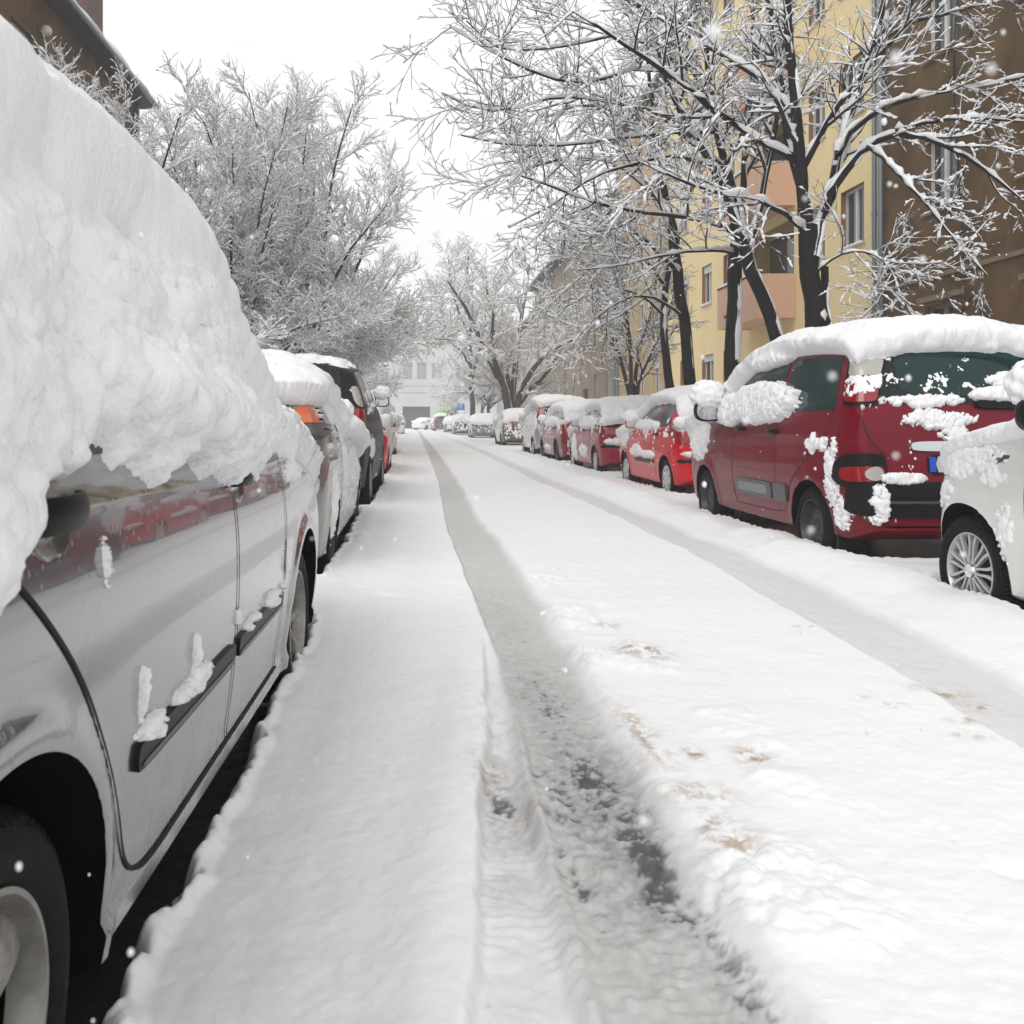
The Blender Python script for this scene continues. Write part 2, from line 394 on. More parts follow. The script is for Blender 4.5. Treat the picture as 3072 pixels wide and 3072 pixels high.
    slush *= sstep(200, 60, Y) * .8 + .2
    dirt = np.zeros_like(X)
    for (dx, dy, sx, sy, a) in [(.97, 3.95, .10, .13, .9), (.94, 4.5, .06, .07, .5), (1.0, 2.72, .05, .08, .8), (.83, 2.74, .03, .05, .8), (2.03, 3.32, .06, .05, .8), (1.98, 3.48, .10, .06, .7), (1.86, 3.1, .06, .03, .6),
                                (1.78, 2.95, .05, .03, .8), (1.7, 3.25, .05, .03, .5), (1.62, 3.35, .03, .02, .5), (1.96, 2.9, .03, .03, .9), (.74, 2.2, .06, .15, .75), (.72, 2.9, .05, .3, .6), (1.9, 4.5, .05, .02, .7),
                                (.29, 2.45, .03, .2, .4), (.22, 2.65, .06, .15, .5), (.75, 2.45, .1, .08, .5), (.25, 3.1, .08, .3, .2)]:
        dirt = np.maximum(dirt, a * np.exp(-((X - dx) / sx) ** 2 - ((Y - dy) / sy) ** 2))
    dirt = np.clip(dirt * sstep(.35, .75, .5 + .75 * fbm(X * 30, Y * 26, o=5, seed=95, gain=.7)) * 1.35 + .25 * ch * pres * sstep(.6, .9, 1 - cl / .06) * nz, 0, 1)
    V = np.stack([X, Y, Z], -1).reshape(-1, 3)
    me = mesh_np('snow_ground', V, grid_faces(len(ys), len(xs)))
    ca = me.color_attributes.new('wear', 'FLOAT_COLOR', 'POINT')
    ca.data.foreach_set('color', np.stack([slush, dark, dirt, np.ones_like(X)], -1).astype(np.float32).ravel())
    m = mat('snow_and_slush', (.9, .9, .9), .7, spec=.3, bump=.0018, bscale=75)
    nt = m.node_tree; b = nt.nodes['Principled BSDF']
    at_ = nt.nodes.new('ShaderNodeVertexColor'); at_.layer_name = 'wear'
    sp = nt.nodes.new('ShaderNodeSeparateColor'); nt.links.new(at_.outputs['Color'], sp.inputs[0])
    def mixc(fac, a, bcol):
        x = nt.nodes.new('ShaderNodeMix'); x.data_type = 'RGBA'; nt.links.new(fac, x.inputs[0])
        if isinstance(a, tuple): x.inputs[6].default_value = a
        else: nt.links.new(a, x.inputs[6])
        x.inputs[7].default_value = bcol
        return x.outputs[2]
    c = mixc(sp.outputs[0], (.90, .902, .905, 1), (.56, .552, .53, 1))
    c = mixc(sp.outputs[2], c, (.42, .31, .20, 1))
    c = mixc(sp.outputs[1], c, (.045, .046, .05, 1))
    nt.links.new(c, b.inputs['Base Color'])
    rr = nt.nodes.new('ShaderNodeMapRange'); rr.inputs['To Min'].default_value = .75; rr.inputs['To Max'].default_value = .28
    nt.links.new(sp.outputs[1], rr.inputs['Value']); nt.links.new(rr.outputs[0], b.inputs['Roughness'])
    me.materials.append(m)
    o = link('ground', me); tag(o, kind='structure', label='snow covered street with slushy wheel ruts')
    return BVHTree.FromPolygons([tuple(v) for v in V[::1].tolist()], [], all_triangles=False) if False else None
terrain()

def clods():
    """loose lumps of snow thrown beside the rut and along the car: too many to count"""
    Vs, Fs, b, mi = [], [], 0, []
    rs = random.Random(5)
    pl = []
    for _ in range(420):
        y = 1.45 + abs(rs.gauss(0, 1.3)); x = .66 + abs(rs.gauss(0, .15)); pl.append((x, y, rs.uniform(.004, .014) * (1.4 if rs.random() < .08 else 1)))
    for _ in range(420):
        y = 1.35 + 3.2 * rs.random() ** 1.5; x = -.485 + rs.gauss(0, .02); pl.append((x, y, rs.uniform(.006, .017) * (1.7 if rs.random() < .2 else 1)))
    for _ in range(240):
        y = rs.gauss(2.3, .5); x = rs.uniform(.36, .66); pl.append((x, max(1.5, y), rs.uniform(.002, .006)))
    for _ in range(0):
        y = rs.gauss(2.5, .25); x = rs.uniform(.16, .31); pl.append((x, max(1.5, y), rs.uniform(.003, .010)))
    for (x, y, r) in pl:
        V, F = blob(r, rs.uniform(.7, 1.5), rs.uniform(.7, 1.3), rs.uniform(.45, .85), rs.randint(1, 900), 14 if r > .02 else 9, .6, 2.2)
        z = -.01 + r * .3 if x > .67 else (-.040 + r * .4 if x > 0 else -.004 + r * .55 - max(0, -.43 - x) * 1.15)
        Vs.append(V + np.array([x, y, z])); Fs.append(F + b); b += len(V); mi += [1 if 0 < x < .67 else 0] * len(F)
    o = link('snow_clods', mesh_np('snow_clods', np.vstack(Vs), np.vstack(Fs), [SNOW, mat('slush', (.60, .59, .56), .5)], mi))
    tag(o, 'loose clods of snow scattered along the wheel rut and beside the silver car', 'snow', kind='stuff')
clods()
# ------------------------------------------------------------------ cars
def loft(s):
    NS, K1, K2, K3 = s.get('NS', 110), s.get('K1', 16), 10, 9
    W, wb, ro, fo = s['W'], s['wb'], s['ro'], s['fo']
    top = chaikin(s['top'], 2); prof = resample(top, NS)
    belt = np.asarray(s['belt'], float); cl = s.get('clear', .2); Rw = s['R']; tum = s.get('tumble', .17)
    rr, fr = s.get('rr', .28), s.get('fr', .38)
    L = ro + wb + fo; rings = []
    Hroof = max(p[1] for p in s['top'])
    for y, zt in prof:
        dr, df = y + ro, wb + fo - y
        hw = W / 2 * (1 - .045 * abs((y - wb / 2) / (L / 2)) ** 3)
        for d, r in ((dr, rr), (df, fr)):
            if d < r: hw -= .62 * (r - math.sqrt(max(0, r * r - (r - max(d, 0)) ** 2)))
        zb = cl + .10 * max(0, 1 - dr / .35) ** 2 + .06 * max(0, 1 - df / .4) ** 2
        zs = min(np.interp(y, belt[:, 0], belt[:, 1]), zt - .025)
        frac = (zt - zs) / max(.1, Hroof - zs)
        wr = hw * .965 - tum * min(1, max(0, frac)) ** 1.0
        rnd = min(.11, .65 * (zt - zs))
        pts = [(0, zb), (hw * .55, zb), (hw * .86, zb), (hw * .925, zb + .008)]
        for k in range(K1):
            t = k / (K1 - 1); z = zb + .03 + t * (zs - zb - .03); q = t
            x = hw * (1 - .055 * ((q - .66) / .66) ** 2) if q < .66 else hw * (1 - .035 * ((q - .66) / .34) ** 2)
            if s.get('sill'):
                a = z - s['sill']
                x += .016 * (1 if a < -.01 else max(0, 1 - (a + .01) / .02)) if a < .02 else 0
            if s.get('crease'):
                zc = s['crease']; x -= .010 * min(1, max(0, (z - zc) / .03))
            for cyy in (0, wb):
                d = math.hypot(y - cyy, z - Rw); x += s.get('flare', .014) * math.exp(-((d - s['arch'] - .015) / .035) ** 2)
            pts.append((x, z))
        z0, z1 = zs, zt - rnd; x0 = pts[-1][0]
        for k in range(1, K2 + 1):
            t = k / K2; pts.append((x0 + (wr - x0) * t ** 1.25, z0 + (z1 - z0) * t))
        for k in range(1, K3 + 1):
            u = 1 - k / K3; u = math.sin(u * math.pi / 2) ** .9 if u > 0 else 0
            pts.append((wr * u, zt - rnd * u ** 3.2))
        ring = [(x, y, z) for x, z in pts] + [(-x, y, z) for x, z in pts[-2:0:-1]]
        rings.append(ring)
    return np.array(rings)

def rrect(u0, v0, u1, v1, e=5., n=26):
    """rounded patch outline as (bottom, top) curves"""
    c, d, a, b = (u0 + u1) / 2, (v0 + v1) / 2, (u1 - u0) / 2, (v1 - v0) / 2
    t = np.linspace(math.pi, 0, n); ct, st = np.cos(t), np.sin(t)
    u = c + a * np.sign(ct) * np.abs(ct) ** (2 / e); h = b * np.abs(st) ** (2 / e)
    return np.stack([u, d - h], 1), np.stack([u, d + h], 1)

class Car:
    def __init__(s, spec, loc, rz, label, cat='car', name='parked_car', group=None, pmat=None):
        s.s = spec; s.t = thing(name, label, cat, loc, rz, group); s.paint = pmat
        s.P = loft(spec); n, m = s.P.shape[:2]
        V = s.P.reshape(-1, 3); F = grid_faces(n, m, wrap=True)
        s.bvh = BVHTree.FromPolygons(V.tolist(), F.tolist() + [list(range(m))[::-1], [(n - 1) * m + k for k in range(m)]])
        me = bpy.data.meshes.new('body'); me.from_pydata(V.tolist(), [], F.tolist() + [list(range(m)), [(n - 1) * m + k for k in range(m)][::-1]])
        for q in (pmat, WELL, BLACKP): me.materials.append(q)
        import bmesh
        bm = bmesh.new(); bm.from_mesh(me); bmesh.ops.remove_doubles(bm, verts=bm.verts, dist=.0004); bmesh.ops.recalc_face_normals(bm, faces=bm.faces); bm.to_mesh(me); bm.free()
        ob = link('body', me, s.t)
        c = MB(); W = spec['W'] / 2
        for yy in (0, spec['wb']):
            for sg in (-1, 1):
                n2 = 96; pr = []
                poly = [(yy + spec['arch'] * math.cos(2 * math.pi * k / n2), spec['R'] + spec['arch'] * math.sin(2 * math.pi * k / n2)) for k in range(n2)]
                c.prism(poly, 'x', sg * (W - .36), sg * (W + .25), 1)
        for (x, y, z, a, b2, d) in spec.get('cups', []):
            Vb, Fb = blob(1, a, b2, d, 1, 14, 0); base = len(c.v); c.add(Vb + np.array([x, y, z]), Fb.tolist(), 0)
        cm = c.mesh('cut', [pmat, WELL], smooth=True)
        import bmesh as _b
        bm = _b.new(); bm.from_mesh(cm); _b.ops.remove_doubles(bm, verts=bm.verts, dist=.0002); _b.ops.recalc_face_normals(bm, faces=bm.faces); bm.to_mesh(cm); bm.free()
        cut = bpy.data.objects.new('cut', cm); COL.objects.link(cut); cut.parent = s.t
        md = ob.modifiers.new('b', 'BOOLEAN'); md.operation = 'DIFFERENCE'; md.object = cut; md.solver = 'EXACT'
        dg = bpy.context.evaluated_depsgraph_get(); dg.update()
        nm = bpy.data.meshes.new_from_object(ob.evaluated_get(dg)); ob.modifiers.clear()
        ob.data = nm; nm.name = 'body'
        bpy.data.objects.remove(cut)
        nm.polygons.foreach_set('use_smooth', [True] * len(nm.polygons)); nm.set_sharp_from_angle(angle=R(32))
        s.body = ob
    def hit(s, mode, u, v):
        W, ro = s.s['W'] / 2, s.s['ro']; Lf = s.s['wb'] + s.s['fo']
        k = .70710678
        if mode == 'L': o, d = (-4, u, v), (1, 0, 0)
        elif mode == 'R': o, d = (4, u, v), (-1, 0, 0)
        elif mode == 'B': o, d = (u, -6, v), (0, 1, 0)
        elif mode == 'F': o, d = (u, 9, v), (0, -1, 0)
        elif mode == 'T': o, d = (u, v, 5), (0, 0, -1)
        elif mode == 'CL': o, d = (-W + u * k - 3 * k, -ro - u * k - 3 * k, v), (k, k, 0)
        elif mode == 'CR': o, d = (W - u * k + 3 * k, -ro - u * k - 3 * k, v), (-k, k, 0)
        elif mode == 'FL': o, d = (-W + u * k - 3 * k, Lf + u * k + 3 * k, v), (k, -k, 0)
        else: raise ValueError(mode)
        o, d = Vector(o), Vector(d)
        p, nn, i, dist = s.bvh.ray_cast(o, d)
        if p is None:
            p, nn, i, dist = s.bvh.find_nearest(o + d * (3.0 if mode in ('CL', 'CR', 'FL') else 5.0)); 
        if nn.dot(d) > 0: nn = -nn
        return p, nn
    def patch(s, name, mode, bottom, top, m, off=.003, nu=22, nv=8, parent=None, label=None):
        b, t = resample(bottom, nu), resample(top, nu)
        V = np.zeros((nu, nv, 3)); S = np.zeros((nu, nv, 3))
        for i in range(nu):
            for j in range(nv):
                q = b[i] + (t[i] - b[i]) * j / (nv - 1)
                p, nn = s.hit(mode, q[0], q[1]); V[i, j] = p + nn * off; S[i, j] = p - nn * .006
        n = nu * nv; F = grid_faces(nu, nv).tolist()
        idx = np.arange(n).reshape(nu, nv)
        loop = list(idx[:, 0]) + list(idx[-1, 1:]) + list(idx[::-1, -1][1:]) + list(idx[0, ::-1][1:-1])
        sk = S.reshape(-1, 3)[loop]; L = len(loop)
        F += [[loop[k], loop[(k + 1) % L], n + (k + 1) % L, n + k] for k in range(L)]
        mb = MB(); mb.add(np.vstack([V.reshape(-1, 3), sk]).tolist(), F)
        o = link(name, mb.mesh(name, m, True), parent or s.t)
        if label: o['label'] = label
        return o
    def strip(s, name, mode, pts, wd, m, off=.0012, step=.03, closed=False, parent=None):
        p = np.asarray(pts, float)
        if closed: p = np.vstack([p, p[:1]])
        L = np.linalg.norm(np.diff(p, axis=0), axis=1).sum(); p = resample(p, max(3, int(L / step)))
        tg = np.gradient(p, axis=0); tg /= np.maximum(1e-9, np.linalg.norm(tg, axis=1))[:, None]
        nr = np.stack([-tg[:, 1], tg[:, 0]], 1)
        V = []
        for i in range(len(p)):
            for sg in (-.5, .5):
                q = p[i] + nr[i] * sg * wd; h, nn = s.hit(mode, q[0], q[1]); V.append(h + nn * off)
        return link(name, mesh_np(name, V, grid_faces(len(p), 2), [m]), parent or s.t)
    def side_windows(s, wins, m=GLASS, sides='LR', names=('rear_side_window', 'front_side_window', 'quarter_window')):
        for sd in sides:
            for k, (b, t) in enumerate(wins):
                s.patch('side_window', sd, b, t, m, .003, 22, 10)
    def wheel_at(s, me_t, me_r, sides='LR', extra=None):
        W = s.s['W'] / 2 - s.s.get('inset', .035)
        for yy in (0, s.s['wb']):
            for sd in sides:
                sg = -1 if sd == 'L' else 1
                wo = link('wheel', me_t, s.t, (sg * (W - .10), yy, s.s['R']), (0, 0, math.pi if sg < 0 else 0))
                r = link('rim', me_r, wo)
                r.rotation_euler = (RNG.uniform(0, 6), 0, 0)
    def mirror(s, sd, y, z, hood, snow=True, size=1., out=.12, glass=MIRRORG):
        p, nn = s.hit(sd, y, z); sg = -1 if sd == 'L' else 1
        c = Vector((p.x + sg * out * size, y, z + .02))
        n = 16; th = np.linspace(0, math.pi, n)[:, None]; ph = np.linspace(0, 2 * math.pi, 28, endpoint=False)[None, :]
        pw = lambda a, e: np.sign(a) * np.abs(a) ** e
        ux = pw(np.sin(th), .8) * pw(np.cos(ph), .7); uz = pw(np.sin(th), .8) * pw(np.sin(ph), .7); uy = np.cos(th) + 0 * ph
        uy = np.where(uy < 0, -.25 + uy * .05, uy)
        V = np.stack([ux * .105 * size, uy * .075 * size, uz * .08 * size], -1).reshape(-1, 3) + np.array(c)
        mb = MB(); mb.add(V.tolist(), grid_faces(n, 28, True).tolist())
        mb.tube([(p.x - sg * .01, y + .03, z - .02), (c.x, y + .03, c.z - .03)], [.03 * size, .022 * size], 8)
        o = mb.build('side_mirror', hood, s.t, True)
        g = MB(); k = 24
        g.add([(c.x + .09 * size * pw(math.cos(a), .75), y - .026 * size, c.z + .066 * size * pw(math.sin(a), .75)) for a in np.linspace(0, 2 * math.pi, k, endpoint=False)], [tuple(range(k))])
        g.build('mirror_glass', glass, o)
        if snow:
            Vb, Fb = blob(1, .115 * size, .085 * size, .095 * size, 31, 30, .45, 2.8)
            link('mirror_snow', mesh_np('mirror_snow', Vb + np.array([c.x, y + .02, c.z + .115 * size]), Fb, [SNOW]), o)
    def handle(s, sd, y, z, m, ln=.19, h=.035, parent=None):
        p, nn = s.hit(sd, y, z); sg = -1 if sd == 'L' else 1
        n = 12; mb = MB()
        pts = [Vector((s.hit(sd, y - ln / 2 + ln * k / n, z)[0].x + sg * (.004 + .030 * math.sin(math.pi * k / n) ** .45), y - ln / 2 + ln * k / n, z)) for k in range(n + 1)]
        for q in pts: pass
        vs = []
        for q in pts:
            for a in range(10):
                t = 2 * math.pi * a / 10; vs.append((q.x + .010 * math.cos(t), q.y, q.z + h / 2 * math.sin(t)))
        mb.add(vs, [(i * 10 + k, i * 10 + (k + 1) % 10, (i + 1) * 10 + (k + 1) % 10, (i + 1) * 10 + k) for i in range(n) for k in range(10)])
        return mb.build('door_handle', m, parent or s.t, True)
    def snow(s, fn, du=.02, dv=.02, name='snow_cover', jr=None, ir=None, m=SNOW, fn2=None, stretch=None):
        """a coat of snow grown off the body surface: fn(x,y,z,nx,ny,nz) gives its depth"""
        P = s.P; n, mm = P.shape[:2]; half = mm // 2
        j0, j1 = (4, mm - 4) if jr is None else jr
        i0, i1 = (0, n - 1) if ir is None else ir
        Q = P[i0:i1 + 1, j0:j1 + 1]
        Lu = np.linalg.norm(np.diff(Q, axis=0), axis=2).max(1).sum(); Lv = np.linalg.norm(np.diff(Q, axis=1), axis=2).max(0).sum()
        nu, nv = int(Lu / du), int(Lv / dv)
        def up(A, k, ax, wts):
            d = np.r_[0, np.cumsum(wts)]; t = np.linspace(0, d[-1], k); ii = np.clip(np.searchsorted(d, t, 'right') - 1, 0, len(d) - 2)
            f = (t - d[ii]) / np.maximum(1e-9, d[ii + 1] - d[ii]); A = np.moveaxis(A, ax, 0)
            B = A[ii] * (1 - f)[:, None, None] + A[ii + 1] * f[:, None, None]
            return np.moveaxis(B, 0, ax)
        wu = np.linalg.norm(np.diff(Q, axis=0), axis=2).max(1); wv = np.linalg.norm(np.diff(Q, axis=1), axis=2).max(0)
        if stretch:
            wv = wv * np.where((np.arange(len(wv)) + j0 > stretch[0]) & (np.arange(len(wv)) + j0 < stretch[1]), stretch[2], 1); nv = int(wv.sum() / dv)
        G = up(up(Q, nu, 0, wu), nv, 1, wv)
        gu, gv = np.gradient(G, axis=0), np.gradient(G, axis=1)
        N = np.cross(gv, gu); l = np.linalg.norm(N, axis=2, keepdims=True); N = N / np.maximum(l, 1e-12)
        cx = G - np.array([0, s.s['wb'] / 2, .6]); 
        N *= np.where((N * cx).sum(2, keepdims=True) < 0, -1, 1)
        # soften the normals so thick snow bridges the creases
        for _ in range(s.s.get('nsm', 6)):
            N[1:-1] = (N[:-2] + 2 * N[1:-1] + N[2:]) / 4; N[:, 1:-1] = (N[:, :-2] + 2 * N[:, 1:-1] + N[:, 2:]) / 4
        N /= np.maximum(1e-9, np.linalg.norm(N, axis=2, keepdims=True))
        T = fn(G[..., 0], G[..., 1], G[..., 2], N[..., 0], N[..., 1], N[..., 2])
        dep = np.where(T > 0, T, -.004)
        V = G + N * dep[..., None]
        if fn2 is not None:
            gu, gv = np.gradient(V, axis=0), np.gradient(V, axis=1); M = np.cross(gv, gu)
            for _ in range(10):
                M[1:-1] = (M[:-2] + 2 * M[1:-1] + M[2:]) / 4; M[:, 1:-1] = (M[:, :-2] + 2 * M[:, 1:-1] + M[:, 2:]) / 4
            M /= np.maximum(1e-12, np.linalg.norm(M, axis=2, keepdims=True)); M *= np.where((M * N).sum(2, keepdims=True) < 0, -1, 1)
            V = V + M * np.where(T > 0, fn2(V[..., 0], V[..., 1], V[..., 2], T), 0)[..., None]
        on = T > 0
        keep = on[:-1, :-1] | on[1:, :-1] | on[:-1, 1:] | on[1:, 1:]
        F = grid_faces(nu, nv)[keep.ravel()]
        used = np.zeros(nu * nv, bool); used[F.ravel()] = True; mp = np.cumsum(used) - 1
        return link(name, mesh_np(name, V.reshape(-1, 3)[used], mp[F], [m]), s.t)

def wheel_mesh(Rw, wd=.1, tread=False, n=64):
    k = Rw / .31
    prof = [(-wd, .2), (-wd * 1.04, .255), (-wd * .9, .295), (-wd * .7, .307), (-wd * .25, .31), (wd * .25, .31), (wd * .7, .307), (wd * .9, .295), (wd * 1.0, .275), (wd * 1.05, .25), (wd * .99, .222), (wd * .9, .205), (wd * .5, .2)]
    n = 240 if tread else n
    a = np.linspace(0, 2 * math.pi, n, endpoint=False)
    pf = np.array(prof)
    if tread:
        pf = np.array(resample(prof, 60))
    X = np.repeat(pf[:, :1], n, 1); Rr = np.repeat(pf[:, 1:], n, 1) * k
    if tread:
        on = (pf[:, 1] > .287)[:, None]
        gr = (((a[None, :] * 38 / math.pi + np.abs(pf[:, :1]) * 22) % 1) < .28)
        Rr = Rr - .013 * (on & gr)
        rib = (np.abs(np.abs(pf[:, :1]) - .035) < .006) & on
        Rr = Rr - .008 * rib
    V = np.stack([X, Rr * np.cos(a), Rr * np.sin(a)], -1).reshape(-1, 3)
    me = mesh_np('tyre', V, grid_faces(len(pf), n, True), [RUBBER]); me.set_sharp_from_angle(angle=R(35))
    return me

def rim_mesh(kind, Rw, wd=.1, m=None, dark=STEELW):
    k = Rw / .31; mb = MB()
    lip = [(wd * .86, .203 * k), (wd * .97, .207 * k), (wd * .98, .198 * k), (wd * .8, .190 * k), (wd * .45, .182 * k)]
    if kind == 'steel':
        mb.lathe(lip + [(wd * .3, .17 * k), (wd * .3, .15 * k), (wd * .55, .135 * k), (wd * .62, .11 * k), (wd * .5, .07 * k), (wd * .55, .05 * k), (wd * .6, .035 * k), (wd * .6, .001)], 48, m=0)
        for a in range(10):
            t = a * math.pi / 5; mb.lathe([(wd * .66, .010), (wd * .66, .0005)], 10, c=(0, .112 * k * math.cos(t), .112 * k * math.sin(t)), m=1)
    elif kind == 'cover':
        mb.lathe([(wd * .86, .203 * k), (wd * 1.0, .204 * k), (wd * .98, .19 * k), (wd * .9, .17 * k), (wd * 1.0, .12 * k), (wd * 1.05, .06 * k), (wd * 1.06, .001)], 48, m=0)
        for a in range(7):
            t = a * 2 * math.pi / 7
            mb.lathe([(wd * .98, .021 * k), (wd * .99, .0005)], 14, c=(0, .145 * k * math.cos(t), .145 * k * math.sin(t)), m=1)
    else:
        mb.lathe(lip, 64, m=0)
        mb.lathe([(wd * .46, .185 * k), (wd * .05, .17 * k), (-wd * .1, .1 * k), (-wd * .1, .001)], 48, m=1)
        if kind == 'petal':       # ten forked petals
            mb.lathe([(wd * .9, .040 * k), (wd * 1.0, .036 * k), (wd * 1.02, .001)], 32, m=2)
            mb.lathe([(wd * .75, .05 * k), (wd * .88, .047 * k), (wd * .9, .04 * k)], 32, m=0)
            for a in range(9):
                for sg in (-1, 1):
                    t0 = a * 2 * math.pi / 9
                    L, Rr2 = [], []
                    for q in np.linspace(0, 1, 8):
                        r = (.045 + .152 * q) * k; off = sg * (.007 + .052 * math.sin(q * math.pi * .56) ** 1.5 * (1 if q < 1 else 1)) * k * .62
                        hw = (.0055 + .004 * q) * k
                        for lst, h in ((L, -hw), (Rr2, hw)):
                            lst.append((r * math.cos(t0) - (off + h) * math.sin(t0), r * math.sin(t0) + (off + h) * math.cos(t0)))
                    n = len(L); vs = []
                    for x in (wd * .70, wd * .92):
                        for (yy, zz) in L + Rr2[::-1]: vs.append((x, yy, zz))
                    tot = 2 * n
                    fs = [(j, j + 1, tot - 2 - j, tot - 1 - j) for j in range(n - 1)]
                    fs2 = [tuple(i + tot for i in f) for f in fs]; sd = [(i, (i + 1) % tot, tot + (i + 1) % tot, tot + i) for i in range(tot)]
                    mb.add(vs, fs + fs2 + sd, 0)
        else:                     # five broad curved spokes
            mb.lathe([(wd * .35, .06 * k), (wd * .6, .055 * k), (wd * .66, .03 * k), (wd * .67, .001)], 40, m=0)
            for a in range(5):
                t0 = a * 2 * math.pi / 5; L, Q2 = [], []
                secs = []
                for q in np.linspace(0, 1, 10):
                    r = (.035 + .155 * q) * k; hw = (.030 - .016 * math.sin(math.pi * min(1, q * 1.05)) + .026 * q ** 3) * k
                    x1 = wd * (.60 + .22 * math.sin(q * math.pi * .9)); secs.append((r, hw, x1))
                vs = []
                for (r, hw, x1) in secs:
                    for (h, x) in ((-1, x1 - .05), (-1, x1 - .012), (-.55, x1), (.55, x1), (1, x1 - .012), (1, x1 - .05)):
                        vs.append((x, r * math.cos(t0) - h * hw * math.sin(t0), r * math.sin(t0) + h * hw * math.cos(t0)))
                fs = [(i * 6 + j, i * 6 + j + 1, (i + 1) * 6 + j + 1, (i + 1) * 6 + j) for i in range(9) for j in range(5)]
                mb.add(vs, fs, 0)
            mb.box(wd * .55, wd * .74, -.012, .012, .176 * k, .186 * k, 3)
    return mb.mesh('rim', [m, dark, MIRRORG if kind == 'petal' else m, GREYP], True)

# ---- general snow coat
def coat(depth=.13, side=.5, low=.45, seed=0, extra=None, belt=.9, rear=.5, thr=(.56, .78), streak=.3, clear=None):
    def fn(x, y, z, nx, ny, nz):
        q = 1.0
        n1 = fbm(x * 2.2 + seed, y * 2.2, z * 2.2, o=3, seed=seed); n2 = fbm(x * 9 + seed, y * 9, z * 9, o=4, seed=seed + 5)
        pf = puff(x * 7 + seed, y * 7, z * 7, seed + 9); pf2 = puff(x * 17, y * 17, z * 17, seed + 11)
        up = nz + .10 * n2 + .06 * n1
        m = sstep(thr[0], thr[1], up)
        pf3 = puff(x * 40 + seed, y * 40, z * 40, seed + 13)
        g = .75 * fbm(x * 14 + seed, y * 14, z * 14, o=5, seed=seed + 41, gain=.7) + .55 * (pf3 - .62)
        T = np.where(m > 0, depth * np.sqrt(np.clip(m, 0, 1)) * (.78 + .3 * n1) + (.018 * pf + .010 * pf2) * np.sqrt(m), 0)
        # ragged crust clinging to the flanks, thickest just under the windows
        lat = sstep(.5, .8, np.abs(nx)); bk = sstep(.5, .8, -ny)
        st = fbm(x * 6 + seed, y * 11, z * 2.2, o=4, seed=seed + 21)
        hz = np.exp(-((z - belt) / .16) ** 2)
        n3 = fbm(x * 15 + seed, y * 15, z * 13, o=4, seed=seed + 31, gain=.62)
        v = lat * (side * (.55 * hz + .25 * sstep(low, belt, z)) - .42 + .62 * n3 + streak * st * .8) + bk * (rear * .5 - .40 + .7 * n3)
        v = v - 1.2 * (1 - np.maximum(lat, bk))
        c = np.where(v > 0, .020 * np.sqrt(np.clip(v * 2.2, 0, 1)) + .012 * pf2 * np.sqrt(np.clip(v * 2, 0, 1)), 0)
        T = np.maximum(T, c)
        if extra is not None: T = np.maximum(T, extra(x, y, z, nx, ny, nz, n1, g, pf2, pf3))
        if clear: T = np.where((x > clear[0]) & (x < clear[1]) & (z > clear[2]) & (z < clear[3] + .02 * n1) & (y < .2), 0, T)
        return np.where(z < .24, 0, T)
    return fn

def lumps(big=.035, mid=.022, fine=.012, seed=5):
    def fn2(x, y, z, T):
        a = sstep(0, .07, T)
        return a * (big * (puff(x * 6, y * 6, z * 6, seed) - .6) + mid * (puff(x * 15, y * 15, z * 15, seed + 1) - .6)) + sstep(0, .02, T) * fine * (puff(x * 38, y * 38, z * 38, seed + 2) - .55)
    return fn2

def ell(a, b, ra, rb, thick, n2, pf, pf2, A, B, amp=.5):
    m = 1 - ((A - a) / ra) ** 2 - ((B - b) / rb) ** 2 + amp * n2 - .62 * max(0, amp - .9)
    k = np.sqrt(np.clip(m * 1.6, 0, 1))
    return np.where(m > 0, k * thick * (.6 + .35 * pf + .3 * pf2), 0)
ZC = -.115            # tyres stand on the asphalt under the snow
P_SILVER = paint('silver_paint', (.275, .287, .295), .9, .19, dirt=.6)
P_RED = paint('bright_red_paint', (.58, .002, .007), .0, .3, dirt=.05, coat=.4)
P_DRED = paint('dark_red_paint', (.165, .0004, .011), .0, .3, dirt=.03, coat=.33)
P_CRIM = paint('crimson_paint', (.28, .002, .028), .0, .3, dirt=.12, coat=.4)
P_MAROON = paint('maroon_paint', (.21, .002, .009), .0, .3, dirt=.12, coat=.4)
P_WHITE = paint('white_paint', (.78, .78, .75), 0, .3, dirt=.4)
P_BEIGE = paint('grey_beige_paint', (.24, .235, .21), .6, .35, dirt=.6)
P_BLACK = paint('black_paint', (.005, .0055, .006), .0, .5, dirt=.05, coat=.1)
P_LGREY = paint('light_grey_paint', (.38, .39, .385), .5, .35, dirt=.4)
P_DGREY = paint('dark_grey_paint', (.055, .058, .06), .4, .35, dirt=.3)
P_BGREY = paint('blue_grey_paint', (.16, .175, .21), .4, .35, dirt=.3)
P_BLUE = paint('dark_blue_paint', (.02, .04, .10), .3, .35, dirt=.3)
P_BROWN = paint('brown_grey_paint', (.10, .085, .08), .3, .35, dirt=.3)
PARKED = 'cars parked along both sides of the street'

